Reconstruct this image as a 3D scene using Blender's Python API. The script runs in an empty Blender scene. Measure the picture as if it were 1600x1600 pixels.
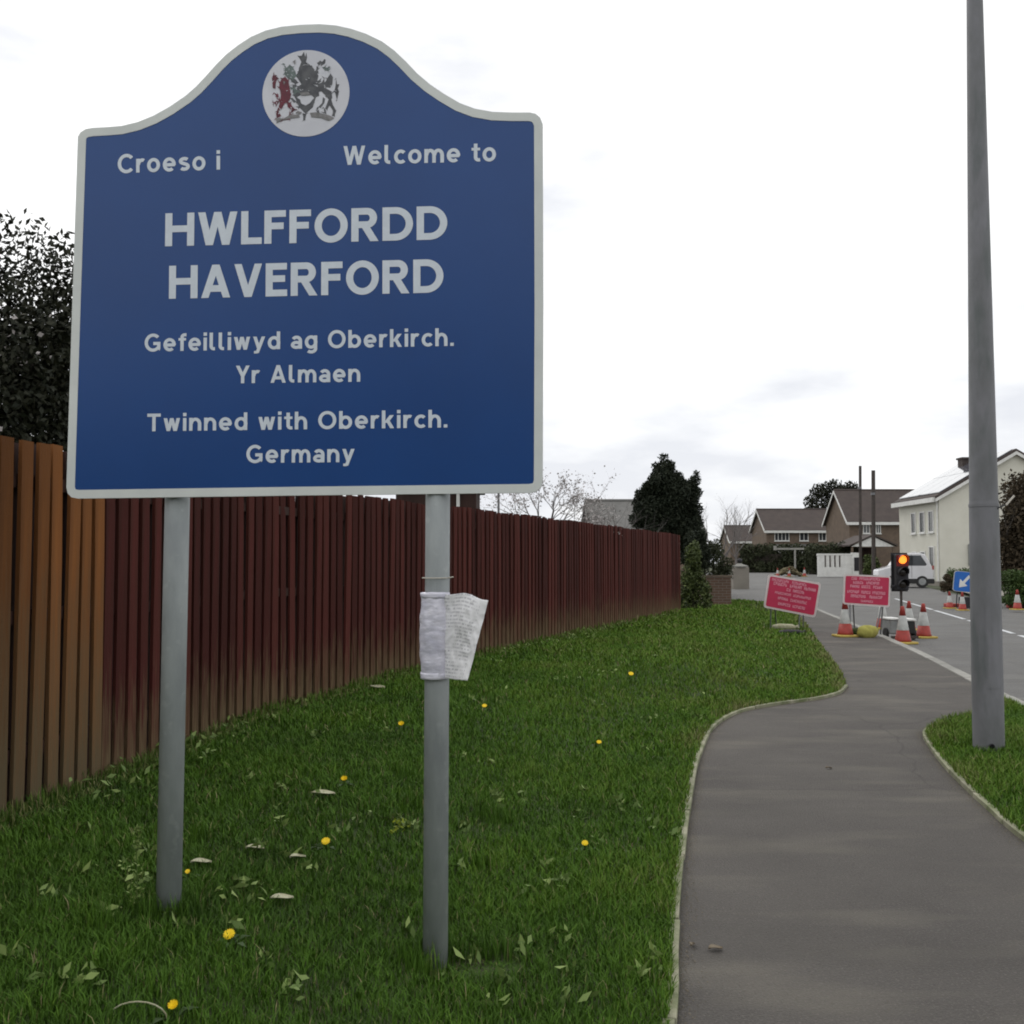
import bpy, bmesh, math, random
import numpy as np
from mathutils import Vector, Matrix
from mathutils.geometry import delaunay_2d_cdt

random.seed(7)
RNG = np.random.default_rng(7)
R = math.radians
S = bpy.context.scene
COL = S.collection

# ------------------------------------------------------------------ camera
EYE = Vector((0, 0, 1.45))
F = 1600.0                       # focal length in pixels of the 1600 px photograph
PITCH = math.atan(80 / F)
cam_d = bpy.data.cameras.new("camera"); cam = bpy.data.objects.new("camera", cam_d); COL.objects.link(cam)
cam_d.sensor_width = 36; cam_d.lens = 36; cam_d.clip_start = .05; cam_d.clip_end = 4000
cam.location = EYE; cam.rotation_euler = (R(90) + PITCH, 0, 0)
S.camera = cam
FWD = Vector((0, math.cos(PITCH), math.sin(PITCH))); UP = Vector((0, -math.sin(PITCH), math.cos(PITCH)))

def ray(px, py): return FWD + Vector((1, 0, 0)) * ((px - 800) / F) - UP * ((py - 800) / F)
def G(px, py, z=0.0):
    d = ray(px, py); return EYE + d * ((z - EYE.z) / d.z)
def D(px, py, y):
    d = ray(px, py); return EYE + d * (y / d.y)

# ------------------------------------------------------------------ sky, sun, exposure
SUN_EL, SUN_AZ = 48, -38         # azimuth from +Y, negative is left of the view
w = bpy.data.worlds.new("World"); S.world = w; w.use_nodes = True
nt = w.node_tree; nt.nodes.clear()
def N(t, tree, **k):
    n = tree.nodes.new(t)
    for a, b in k.items(): setattr(n, a, b)
    return n
out = N('ShaderNodeOutputWorld', nt); mix = N('ShaderNodeMixShader', nt)
sky = N('ShaderNodeTexSky', nt, sky_type='NISHITA', sun_disc=False)
sky.sun_elevation = R(SUN_EL); sky.sun_rotation = R(SUN_AZ)
bg1 = N('ShaderNodeBackground', nt); bg1.inputs[1].default_value = .09
bg2 = N('ShaderNodeBackground', nt); bg2.inputs[1].default_value = 1.0
tc = N('ShaderNodeTexCoord', nt); mp = N('ShaderNodeMapping', nt); mp.inputs['Scale'].default_value = (1, 1, 3.2)
n1 = N('ShaderNodeTexNoise', nt); n1.inputs['Scale'].default_value = 2.6; n1.inputs['Detail'].default_value = 6; n1.inputs['Roughness'].default_value = .52
cr = N('ShaderNodeValToRGB', nt)
cr.color_ramp.elements[0].position = .46; cr.color_ramp.elements[0].color = (.80, .815, .86, 1)
cr.color_ramp.elements[1].position = .62; cr.color_ramp.elements[1].color = (1.14, 1.14, 1.13, 1)
L = nt.links
L.new(tc.outputs['Generated'], mp.inputs['Vector']); L.new(mp.outputs[0], n1.inputs['Vector']); sxyz = N('ShaderNodeSeparateXYZ', nt); ma = N('ShaderNodeMath', nt, operation='MULTIPLY_ADD'); ma.inputs[1].default_value = .44
L.new(tc.outputs['Generated'], sxyz.inputs[0]); L.new(sxyz.outputs[2], ma.inputs[0]); L.new(n1.outputs['Fac'], ma.inputs[2]); L.new(ma.outputs[0], cr.inputs[0])
L.new(cr.outputs[0], bg2.inputs[0]); L.new(sky.outputs[0], bg1.inputs[0])
mix.inputs[0].default_value = .94
L.new(bg1.outputs[0], mix.inputs[1]); L.new(bg2.outputs[0], mix.inputs[2]); L.new(mix.outputs[0], out.inputs[0])
sl = bpy.data.lights.new("sun", 'SUN'); sl.energy = .55; sl.angle = R(28); sl.color = (1, .96, .9)
so = bpy.data.objects.new("sun", sl); COL.objects.link(so)
az, el = R(SUN_AZ), R(SUN_EL)
sd = Vector((math.sin(az) * math.cos(el), math.cos(az) * math.cos(el), math.sin(el)))
so.rotation_euler = sd.to_track_quat('Z', 'Y').to_euler(); so.location = (0, 0, 30)
vs = S.view_settings; vs.view_transform = 'Standard'; vs.look = 'None'; vs.exposure = .12; vs.gamma = 1; vs.use_curve_mapping = False
S.render.engine = 'CYCLES'; S.cycles.use_denoising = True; S.cycles.max_bounces = 6; S.cycles.diffuse_bounces = 3
S.cycles.filter_width = 1.9

# ------------------------------------------------------------------ materials
def mat(name, c1, c2=None, scale=8, rough=.75, bump=0.0, bscale=None, metal=0.0, coord='Object', spec=.4, detail=5,
        stretch=(1, 1, 1), lo=.35, hi=.65, rnd=0.0, emit=None, coat=0.0):
    m = bpy.data.materials.new(name); m.use_nodes = True; t = m.node_tree; b = t.nodes['Principled BSDF']; l = t.links
    b.inputs['Roughness'].default_value = rough; b.inputs['Metallic'].default_value = metal; b.inputs['Specular IOR Level'].default_value = spec
    b.inputs['Coat Weight'].default_value = coat
    c1 = (*c1, 1); c2 = (*c2, 1) if c2 else tuple(v * .82 for v in c1[:3]) + (1,)
    tc = N('ShaderNodeTexCoord', t); mp = N('ShaderNodeMapping', t); mp.inputs['Scale'].default_value = stretch
    l.new(tc.outputs[coord], mp.inputs[0])
    n = N('ShaderNodeTexNoise', t); n.inputs['Scale'].default_value = scale; n.inputs['Detail'].default_value = detail; n.inputs['Roughness'].default_value = .6
    l.new(mp.outputs[0], n.inputs['Vector'])
    mr = N('ShaderNodeMapRange', t); mr.inputs[1].default_value = lo; mr.inputs[2].default_value = hi; l.new(n.outputs['Fac'], mr.inputs[0])
    mx = N('ShaderNodeMix', t, data_type='RGBA'); mx.inputs[6].default_value = c1; mx.inputs[7].default_value = c2
    l.new(mr.outputs[0], mx.inputs[0]); colour = mx.outputs[2]
    if rnd:
        oi = N('ShaderNodeObjectInfo', t); hs = N('ShaderNodeHueSaturation', t); r2 = N('ShaderNodeMapRange', t)
        r2.inputs[3].default_value = 1 - rnd; r2.inputs[4].default_value = 1 + rnd
        l.new(oi.outputs['Random'], r2.inputs[0]); l.new(r2.outputs[0], hs.inputs['Value']); l.new(colour, hs.inputs['Color']); colour = hs.outputs[0]
    l.new(colour, b.inputs['Base Color'])
    if bump:
        n2 = N('ShaderNodeTexNoise', t); n2.inputs['Scale'].default_value = bscale or scale * 4; n2.inputs['Detail'].default_value = 4
        l.new(mp.outputs[0], n2.inputs['Vector'])
        bp = N('ShaderNodeBump', t); bp.inputs['Strength'].default_value = bump; bp.inputs['Distance'].default_value = .02
        l.new(n2.outputs['Fac'], bp.inputs['Height']); l.new(bp.outputs[0], b.inputs['Normal'])
    if emit:
        b.inputs['Emission Color'].default_value = (*emit[0], 1); b.inputs['Emission Strength'].default_value = emit[1]
    m['mx'] = mx.name
    return m

def add_layer(m, fac_nodes, col):
    """mix a further colour over the base colour; fac_nodes(tree) returns a socket"""
    t = m.node_tree; b = t.nodes['Principled BSDF']; src = b.inputs['Base Color'].links[0].from_socket
    mx = N('ShaderNodeMix', t, data_type='RGBA'); mx.inputs[7].default_value = (*col, 1)
    t.links.new(src, mx.inputs[6]); t.links.new(fac_nodes(t), mx.inputs[0]); t.links.new(mx.outputs[2], b.inputs['Base Color'])

def noise_fac(scale, lo, hi, mult=1.0, coord='Object', stretch=(1, 1, 1), seed=0.0):
    def f(t):
        tc = N('ShaderNodeTexCoord', t); mp = N('ShaderNodeMapping', t); mp.inputs['Scale'].default_value = stretch; mp.inputs['Location'].default_value = (seed, seed, 0)
        n = N('ShaderNodeTexNoise', t); n.inputs['Scale'].default_value = scale; n.inputs['Detail'].default_value = 6
        mr = N('ShaderNodeMapRange', t); mr.inputs[1].default_value = lo; mr.inputs[2].default_value = hi; mr.inputs[4].default_value = mult
        t.links.new(tc.outputs[coord], mp.inputs[0]); t.links.new(mp.outputs[0], n.inputs['Vector']); t.links.new(n.outputs['Fac'], mr.inputs[0])
        return mr.outputs[0]
    return f

M = {}
M['galv'] = mat('galvanised_steel', (.40, .43, .44), (.30, .325, .34), 9, .6, .12, 40, metal=.0, stretch=(1, 1, .35))
add_layer(M['galv'], noise_fac(22, .60, .68, .5), (.46, .49, .49))
M['galv_dark'] = mat('weathered_galvanised_steel', (.205, .205, .225), (.135, .14, .145), 4, .6, .12, 30, metal=.0, stretch=(1, 1, .4))
add_layer(M['galv_dark'], noise_fac(9, .56, .68, .5, stretch=(1, 1, .2), seed=4), (.085, .105, .10))
M['blue'] = mat('blue_sign_face', (.010, .064, .245), (.009, .056, .215), 1.3, .30, spec=.42)
M['border'] = mat('grey_white_sign_border', (.72, .75, .73), (.64, .67, .66), 5, .45)
M['letter'] = mat('white_reflective_lettering', (.70, .76, .84), (.64, .70, .78), 30, .4)
M['alu'] = mat('aluminium_channel', (.4, .41, .42), (.3, .31, .32), 12, .4, metal=.6)
M['crest_white'] = mat('crest_disc', (.68, .69, .75), (.61, .62, .68), 9, .4)
M['crest_dark'] = mat('crest_dark_ink', (.055, .058, .07), (.12, .125, .135), 45, .5)
M['crest_red'] = mat('crest_red_ink', (.17, .025, .045), (.09, .022, .035), 45, .5)
M['crest_green'] = mat('crest_green_ink', (.10, .13, .13), (.17, .22, .21), 45, .5)
M['crest_scroll'] = mat('crest_scroll_ink', (.26, .25, .26), (.17, .17, .17), 70, .5)
def asphalt(name, a, b, dust):
    m = mat(name, a, b, .8, .85, .9, 110, detail=9)
    add_layer(m, noise_fac(95, .55, .70, .42, seed=1), tuple(v * 2.1 for v in a))
    add_layer(m, noise_fac(80, .56, .70, .5, seed=9), tuple(v * .45 for v in a))
    add_layer(m, noise_fac(1.6, .50, .75, dust, stretch=(.6, 1.6, 1), seed=3), tuple(v * 1.65 for v in a[:2]) + (a[2] * 1.5,))
    add_layer(m, noise_fac(.9, .56, .66, .35, stretch=(.3, 2.4, 1), seed=6), tuple(v * .68 for v in a))
    def crack(t):
        tc = N('ShaderNodeTexCoord', t); nz = N('ShaderNodeTexNoise', t); nz.inputs['Scale'].default_value = 2.0; vo = N('ShaderNodeTexVoronoi', t, feature='DISTANCE_TO_EDGE'); vo.inputs['Scale'].default_value = .33
        mx_ = N('ShaderNodeMix', t, data_type='VECTOR'); mx_.inputs[0].default_value = .22; t.links.new(tc.outputs['Object'], nz.inputs[0]); t.links.new(tc.outputs['Object'], mx_.inputs[4]); t.links.new(nz.outputs['Color'], mx_.inputs[5]); t.links.new(mx_.outputs[1], vo.inputs['Vector'])
        mr = N('ShaderNodeMapRange', t); mr.inputs[1].default_value = .0; mr.inputs[2].default_value = .0035; mr.inputs[3].default_value = .5; mr.inputs[4].default_value = 0; t.links.new(vo.outputs['Distance'], mr.inputs[0]); return mr.outputs[0]
    add_layer(m, crack, tuple(v * .4 for v in a))
    return m
M['path'] = asphalt('footpath_asphalt', (.106, .097, .088), (.074, .067, .062), .6)
M['road'] = asphalt('road_asphalt', (.155, .153, .150), (.125, .122, .118), .3)
M['paving'] = mat('pale_tarmac', (.24, .22, .19), (.19, .175, .15), 1.2, .85)
M['soil'] = mat('lawn_soil', (.030, .056, .012), (.045, .048, .020), 6, .95, .6, 30)
M['field'] = mat('far_ground', (.05, .07, .03), (.08, .08, .05), .3, .95)
M['concrete'] = mat('mossy_concrete', (.30, .29, .21), (.13, .15, .07), 6, .85, .3, 60, rnd=.12)
M['kerb'] = mat('kerb_concrete', (.30, .29, .27), (.22, .22, .20), 5, .85, .25, 60, rnd=.12)
M['white_line'] = mat('road_paint', (.62, .64, .66), (.30, .31, .32), 12, .7, lo=.45, hi=.7)
M['white'] = mat('white_paint', (.72, .72, .70), (.6, .6, .58), 3, .5)
M['cream'] = mat('cream_render', (.62, .61, .54), (.57, .56, .49), 1.2, .85)
M['brick_far'] = mat('brown_brick', (.155, .115, .085), (.115, .085, .065), 2.5, .85)
M['tile'] = mat('brown_roof_tiles', (.072, .056, .050), (.054, .042, .039), 1.5, .8, stretch=(1, 1, 1))
M['slate'] = mat('grey_slate', (.13, .125, .12), (.09, .09, .085), 3, .7)
M['glass'] = mat('window_glass', (.03, .035, .04), (.05, .055, .06), 2, .08, spec=.6)
M['panel_glass'] = mat('solar_panel_glass', (.12, .13, .16), (.10, .11, .14), 2, .12, spec=1.0, coat=1.0)
M['black'] = mat('black_plastic', (.018, .017, .022), (.012, .012, .014), 8, .6)
M['rubber'] = mat('black_rubber', (.02, .02, .02), (.03, .03, .03), 9, .8)
M['red_sign'] = mat('red_sign_face', (.50, .028, .085), (.42, .024, .07), 3, .35)
M['pink_ink'] = mat('worn_white_lettering', (.74, .38, .46), (.62, .24, .32), 60, .5)
M['pale_rim'] = mat('white_sign_rim', (.66, .56, .56), (.55, .50, .50), 12, .5)
M['cone_red'] = mat('cone_orange_red', (.36, .040, .030), (.26, .035, .027), 9, .55)
M['cone_white'] = mat('cone_sleeve', (.50, .50, .48), (.36, .37, .36), 10, .45)
M['cone_base'] = mat('yellow_cone_base', (.52, .40, .09), (.40, .28, .07), 7, .7)
M['yellow'] = mat('yellow_sandbag', (.40, .38, .09), (.28, .26, .06), 9, .8, .4, 20)
M['grey_box'] = mat('grey_plastic', (.27, .28, .28), (.2, .21, .21), 6, .5)
M['arrow_blue'] = mat('blue_arrow_plate', (.015, .13, .48), (.013, .11, .42), 4, .35)
M['van'] = mat('white_car_paint', (.62, .62, .64), (.56, .56, .58), 2, .25, coat=.6)
M['bark'] = mat('bark', (.075, .062, .050), (.04, .034, .028), 12, .9, .5, 40)
M['twig'] = mat('grey_twigs', (.17, .155, .15), (.11, .10, .095), 12, .9)
M['dark_pole'] = mat('creosoted_pole', (.075, .062, .055), (.045, .038, .035), 9, .85)
M['shed'] = mat('dark_timber', (.045, .022, .018), (.03, .015, .012), 6, .85, stretch=(1, 1, .1))
M['straw'] = mat('dead_leaf', (.42, .42, .30), (.30, .28, .17), 20, .8)
M['tan_leaf'] = mat('tan_leaf', (.19, .155, .11), (.13, .105, .075), 20, .85)
M['dandy'] = mat('dandelion_yellow', (.90, .70, .01), (.85, .55, .01), 60, .6)
M['strap'] = mat('white_tie', (.6, .57, .5), (.5, .46, .4), 9, .5)

def leafmat(name, a, b, rough=.6, attr=True):
    m = bpy.data.materials.new(name); m.use_nodes = True; t = m.node_tree; p = t.nodes['Principled BSDF']
    p.inputs['Roughness'].default_value = rough; p.inputs['Specular IOR Level'].default_value = .25
    at = N('ShaderNodeAttribute', t, attribute_name='tone'); rp = N('ShaderNodeMix', t, data_type='RGBA')
    rp.inputs[6].default_value = (*a, 1); rp.inputs[7].default_value = (*b, 1)
    t.links.new(at.outputs['Fac'], rp.inputs[0]); t.links.new(rp.outputs[2], p.inputs['Base Color'])
    p.inputs['Subsurface Weight'].default_value = 0
    return m
M['leaf_dark'] = leafmat('dark_evergreen_leaf', (.010, .014, .007), (.036, .036, .020), .6)
M['leaf_conifer'] = leafmat('conifer_needles', (.010, .016, .009), (.030, .036, .020), .75)
M['leaf_blossom'] = leafmat('pale_blossom', (.30, .28, .27), (.55, .50, .50), .7)
M['leaf_hedge'] = leafmat('hedge_leaf', (.022, .028, .012), (.050, .058, .026), .7)
M['leaf_ivy'] = leafmat('ivy_leaf', (.030, .045, .014), (.12, .15, .045), .6)
M['leaf_brown'] = leafmat('brown_winter_leaf', (.040, .030, .018), (.095, .070, .040), .8)
M['leaf_green'] = leafmat('fresh_green_leaf', (.030, .058, .014), (.075, .115, .030), .6)
M['leaf_weed'] = leafmat('weed_leaf', (.08, .135, .030), (.25, .33, .10), .6)

def leafcol(name, cols):
    m = bpy.data.materials.new(name); m.use_nodes = True; t = m.node_tree; p = t.nodes['Principled BSDF']
    p.inputs['Roughness'].default_value = .7; p.inputs['Specular IOR Level'].default_value = .2
    at = N('ShaderNodeAttribute', t, attribute_name='tone'); cr = N('ShaderNodeValToRGB', t)
    el = cr.color_ramp.elements; el[0].position = 0; el[0].color = (*cols[0], 1); el[1].position = 1; el[1].color = (*cols[-1], 1)
    for i, c in enumerate(cols[1:-1], 1):
        e = el.new(i / (len(cols) - 1)); e.color = (*c, 1)
    t.links.new(at.outputs['Fac'], cr.inputs[0]); t.links.new(cr.outputs[0], p.inputs['Base Color'])
    return m
M['grass'] = leafcol('grass_blades', [(.036, .080, .010), (.056, .122, .012), (.068, .150, .013), (.098, .180, .015), (.14, .17, .045), (.26, .22, .12)])

def fence_mat(name, top, top2, gap, rise=0.0):
    m = mat(name, top, top2, 3.0, .85, .35, 30, spec=.12, stretch=(6, 6, .35), rnd=.34, lo=.3, hi=.7)
    t = m.node_tree
    def f(t):          # weathered, pale green-brown foot of each board, ragged upper limit
        tc = N('ShaderNodeTexCoord', t); sx = N('ShaderNodeSeparateXYZ', t); t.links.new(tc.outputs['Object'], sx.inputs[0])
        oi = N('ShaderNodeObjectInfo', t)
        mp = N('ShaderNodeMapping', t); mp.inputs['Scale'].default_value = (18, 18, 1.2); n = N('ShaderNodeTexNoise', t); n.inputs['Scale'].default_value = 3.4; n.inputs['Detail'].default_value = 5
        va = N('ShaderNodeVectorMath', t, operation='ADD'); t.links.new(tc.outputs['Object'], va.inputs[0]); t.links.new(oi.outputs['Location'], va.inputs[1])
        t.links.new(va.outputs[0], mp.inputs[0]); t.links.new(mp.outputs[0], n.inputs[0])
        a = N('ShaderNodeMath', t, operation='MULTIPLY_ADD'); a.inputs[1].default_value = 1.35; t.links.new(n.outputs['Fac'], a.inputs[0]); t.links.new(sx.outputs[2], a.inputs[2])
        b = N('ShaderNodeMath', t, operation='MULTIPLY_ADD'); b.inputs[1].default_value = .02; t.links.new(oi.outputs['Random'], b.inputs[0]); t.links.new(a.outputs[0], b.inputs[2])
        mr = N('ShaderNodeMapRange', t); mr.inputs[1].default_value = .62 + rise * .1; mr.inputs[2].default_value = 1.22 + rise * .75; mr.inputs[3].default_value = .85; mr.inputs[4].default_value = 0
        t.links.new(b.outputs[0], mr.inputs[0]); return mr.outputs[0]
    add_layer(m, f, gap)
    return m
M['fence_red'] = fence_mat('dark_red_stained_timber', (.084, .019, .017), (.050, .017, .012), (.150, .112, .060))
M['fence_brown'] = fence_mat('orange_brown_stained_timber', (.215, .084, .026), (.135, .055, .020), (.110, .094, .056), 1.0)
M['fence_back'] = mat('shaded_inner_board', (.040, .015, .011), (.026, .011, .008), 3, .85, stretch=(6, 6, .4))  # shade between the boards put into a darker timber colour

# ------------------------------------------------------------------ object helpers
def tag(o, label=None, cat=None, group=None, kind=None):
    if label: o['label'] = label
    if cat: o['category'] = cat
    if group: o['group'] = group
    if kind: o['kind'] = kind
    return o
def empty(name, loc, label, cat, group=None, rz=0.0):
    o = bpy.data.objects.new(name, None); COL.objects.link(o); o.location = loc; o.rotation_euler = (0, 0, rz); o.empty_display_size = .2
    return tag(o, label, cat, group)
class MB:
    """collects shapes; build() links them as one mesh object"""
    def __init__(s, origin=(0, 0, 0)): s.v = []; s.f = []; s.o = Vector(origin)
    def add(s, vs, fs):
        b = len(s.v); s.v += [Vector(p) - s.o for p in vs]; s.f += [tuple(i + b for i in f) for f in fs]; return s
    def box(s, a, b, mtx=None):
        x0, y0, z0 = a; x1, y1, z1 = b
        vs = [Vector(p) for p in ((x0, y0, z0), (x1, y0, z0), (x1, y1, z0), (x0, y1, z0), (x0, y0, z1), (x1, y0, z1), (x1, y1, z1), (x0, y1, z1))]
        if mtx: vs = [mtx @ p for p in vs]
        return s.add(vs, [(0, 3, 2, 1), (4, 5, 6, 7), (0, 1, 5, 4), (1, 2, 6, 5), (2, 3, 7, 6), (3, 0, 4, 7)])
    def tube(s, p0, p1, r0, r1=None, n=10, cap=True):
        p0, p1 = Vector(p0), Vector(p1); r1 = r0 if r1 is None else r1
        q = (p1 - p0).normalized().to_track_quat('Z', 'Y'); vs = []
        for p, r in ((p0, r0), (p1, r1)):
            for i in range(n):
                a = 2 * math.pi * i / n; vs.append(p + q @ Vector((math.cos(a) * r, math.sin(a) * r, 0)))
        fs = [(i, (i + 1) % n, n + (i + 1) % n, n + i) for i in range(n)]
        if cap: fs += [tuple(range(n - 1, -1, -1)), tuple(range(n, 2 * n))]
        return s.add(vs, fs)
    def lathe(s, prof, n=20, mtx=None):
        vs = []; k = len(prof)
        for r, z in prof:
            for i in range(n):
                a = 2 * math.pi * i / n; p = Vector((r * math.cos(a), r * math.sin(a), z)); vs.append(mtx @ p if mtx else p)
        fs = [(j * n + i, j * n + (i + 1) % n, (j + 1) * n + (i + 1) % n, (j + 1) * n + i) for j in range(k - 1) for i in range(n)]
        fs += [tuple(range(n - 1, -1, -1)), tuple(range((k - 1) * n, k * n))]
        return s.add(vs, fs)
    def prism(s, pts, vec):
        """closed outline pts (world/local), pushed along vec"""
        n = len(pts); vec = Vector(vec); vs = [Vector(p) for p in pts] + [Vector(p) + vec for p in pts]
        return s.add(vs, [tuple(range(n)), tuple(range(2 * n - 1, n - 1, -1))] + [(i, i + n, (i + 1) % n + n, (i + 1) % n) for i in range(n)])
    def build(s, name, m, parent=None, smooth=False, bevel=0, solid=0):
        me = bpy.data.meshes.new(name); me.from_pydata([tuple(p) for p in s.v], [], s.f); me.materials.append(m)
        o = bpy.data.objects.new(name, me); COL.objects.link(o)
        if parent is not None: o.parent = parent
        bm = bmesh.new(); bm.from_mesh(me); bmesh.ops.recalc_face_normals(bm, faces=bm.faces); bm.to_mesh(me); bm.free()
        if smooth:
            for p in me.polygons: p.use_smooth = len(p.vertices) == 4 or len(p.vertices) == 3
        if bevel:
            b = o.modifiers.new('bevel', 'BEVEL'); b.width = bevel; b.segments = 2; b.limit_method = 'ANGLE'
        if solid:
            b = o.modifiers.new('solid', 'SOLIDIFY'); b.thickness = solid; b.offset = 0
        return o
def copy_tree(o, parent=None):
    c = o.copy(); COL.objects.link(c)
    if parent is not None: c.parent = parent
    for ch in [x for x in bpy.data.objects if x.parent == o]: copy_tree(ch, c)
    return c
def mesh_np(name, co, faces, m, parent=None, tone=None, kind=None):
    """co (n,3), faces (k,3) or (k,4); tone per face"""
    me = bpy.data.meshes.new(name); k, s_ = faces.shape
    me.vertices.add(len(co)); me.vertices.foreach_set('co', np.asarray(co, np.float32).ravel())
    me.loops.add(k * s_); me.loops.foreach_set('vertex_index', faces.astype(np.int32).ravel())
    me.polygons.add(k); me.polygons.foreach_set('loop_start', np.arange(0, k * s_, s_, dtype=np.int32))
    me.update(calc_edges=True)
    if tone is not None:
        a = me.attributes.new('tone', 'FLOAT', 'FACE'); a.data.foreach_set('value', np.asarray(tone, np.float32))
    me.materials.append(m); o = bpy.data.objects.new(name, me); COL.objects.link(o)
    if parent is not None: o.parent = parent
    if kind: o['kind'] = kind
    return o
def leaves(name, pts, size, m, parent=None, tone=None, aspect=.5, up=0.0, loc=(0, 0, 0), kind=None, fold=True):
    """rhombic leaves at pts (n,3)"""
    n = len(pts); a = RNG.normal(size=(n, 3)); a[:, 2] += up; a /= np.linalg.norm(a, axis=1)[:, None]
    b = np.cross(a, RNG.normal(size=(n, 3))); b /= np.linalg.norm(b, axis=1)[:, None]
    s = (size * RNG.uniform(.6, 1.3, n))[:, None]; c = np.cross(a, b)
    P = np.asarray(pts) - np.asarray(loc)
    v = np.stack([P - a * s * .5, P + b * s * aspect * .5 + c * s * .08, P + a * s * .5, P - b * s * aspect * .5 + c * s * .08], 1).reshape(-1, 3)
    f = np.arange(4 * n).reshape(-1, 4)
    if tone is None: tone = RNG.beta(1.6, 2.6, n)
    return mesh_np(name, v, f, m, parent, tone, kind)
def blob_points(n, centres):
    """centres: (x,y,z,rx,ry,rz); more points near the shells"""
    c = np.array(centres); wgt = c[:, 3] * c[:, 4] * c[:, 5]; idx = RNG.choice(len(c), n, p=wgt / wgt.sum())
    d = RNG.normal(size=(n, 3)); d /= np.linalg.norm(d, axis=1)[:, None]
    r = RNG.uniform(0, 1, n)[:, None] ** .42 * RNG.normal(1, .06, n)[:, None]
    return c[idx, :3] + d * r * c[idx, 3:]
def branches(root, direction, length, radius, depth, spread=.6, kids=3, droop=0.0, seg=3, shrink=.68, rnd=None):
    rnd = rnd or random; out = []; p = Vector(root); d = Vector(direction).normalized(); r = radius
    for i in range(seg):
        d2 = (d + Vector((rnd.gauss(0, .16), rnd.gauss(0, .16), rnd.gauss(0, .10) - droop))).normalized()
        q = p + d2 * length / seg; r2 = r * (.86 if depth else .6); out.append((p, q, r, r2)); p, d, r = q, d2, r2
        if depth > 0 and i >= (seg > 1):
            for _ in range(kids if i == seg - 1 else max(1, kids - 2)):
                dd = (d + Vector((rnd.gauss(0, spread), rnd.gauss(0, spread), rnd.gauss(.12, spread * .7)))).normalized()
                out += branches(p, dd, length * shrink * rnd.uniform(.75, 1.15), r * .62, depth - 1, spread, kids, droop, seg, shrink, rnd)
    return out
def tubes_obj(name, segs, m, parent, loc, sides=4):
    b = MB(loc)
    for p, q, r0, r1 in segs: b.tube(p, q, r0, r1, sides if r0 > .006 else 3, cap=False)
    return b.build(name, m, parent)

# ------------------------------------------------------------------ ground levels
def zg(y): return 0.0125 * max(0.0, y - 45)
def smooth(t): t = min(1, max(0, t)); return t * t * (3 - 2 * t)
def resample(pts, step):
    pts = [Vector(p[:2]) for p in pts]; out = [pts[0]]; acc = 0
    for a, b in zip(pts, pts[1:]):
        L_ = (b - a).length; t = step - acc
        while t <= L_: out.append(a + (b - a) * (t / L_)); t += step
        acc = L_ - (t - step)
    if (out[-1] - pts[-1]).length > step * .3: out.append(pts[-1])
    return out
def spline(pts, k=8):
    P = [Vector(p[:2]) for p in pts]; P = [P[0] * 2 - P[1]] + P + [P[-1] * 2 - P[-2]]; out = []
    for i in range(1, len(P) - 2):
        for j in range(k):
            t = j / k; a, b, c, d = P[i - 1:i + 3]
            out.append(.5 * ((2 * b) + (c - a) * t + (2 * a - 5 * b + 4 * c - d) * t * t + (3 * b - a - 3 * c + d) * t ** 3))
    return out + [P[-2]]
def sheet(name, poly, zf, m, step=None, kind='structure', parent=None, z_skirt=None):
    poly = [Vector(p[:2]) for p in poly]; pts = list(poly); n = len(poly)
    if step:
        xs = [p.x for p in poly]; ys = [p.y for p in poly]
        X = np.arange(min(xs) + step / 2, max(xs), step); Y = np.arange(min(ys) + step / 2, max(ys), step)
        pts += [Vector((float(x), float(y))) for x in X for y in Y]
    r = delaunay_2d_cdt(pts, [(i, (i + 1) % n) for i in range(n)], [list(range(n))], 1, 1e-5)
    me = bpy.data.meshes.new(name); vs = [(p.x, p.y, zf(p.x, p.y)) for p in r[0]]
    me.from_pydata(vs, [], [tuple(f) for f in r[2]]); me.materials.append(m)
    bm = bmesh.new(); bm.from_mesh(me); bmesh.ops.recalc_face_normals(bm, faces=bm.faces)
    if bm.faces and sum(f.normal.z for f in bm.faces) < 0: bmesh.ops.reverse_faces(bm, faces=bm.faces)
    bmesh.ops.delete(bm, geom=[v for v in bm.verts if not v.link_faces], context='VERTS')
    bm.to_mesh(me); bm.free()
    for p in me.polygons: p.use_smooth = True
    o = bpy.data.objects.new(name, me); COL.objects.link(o)
    if parent is not None: o.parent = parent
    if kind: o['kind'] = kind
    return o

# left edge of the footpath, as seen, then extended behind the camera
EDGE_L = [(-.75, -3), (-.25, -.5), (.12, 1.5)] + [tuple(G(*p)[:2]) for p in
          [(1047, 1600), (1052, 1480), (1063, 1350), (1076, 1250), (1090, 1185), (1112, 1140), (1150, 1115), (1205, 1103), (1270, 1094), (1308, 1085), (1322, 1073)]]
EDGE_L_FAR = [tuple(G(*p)[:2]) for p in [(1312, 1050), (1283, 1010), (1262, 980), (1245, 960)]]
edgeL = spline(EDGE_L, 8); edgeFar = spline([EDGE_L[-1]] + EDGE_L_FAR, 6)[1:]
EDGE_R = [tuple(G(*p)[:2]) for p in [(1567, 1094), (1520, 1117), (1475, 1128), (1451, 1142), (1446, 1153), (1465, 1182), (1500, 1222), (1550, 1268), (1600, 1312)]] + [(2.55, 4.2), (2.42, 2.6), (2.2, .5), (1.7, -3)]
edgeR = spline(EDGE_R, 6)
KERB = [(2.2, -4), (3.4, 2), (5.12, 10.3), (6.95, 18.6), (9.3, 31.0), (9.75, 33.2)]
kerb = spline(KERB, 8)
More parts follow.
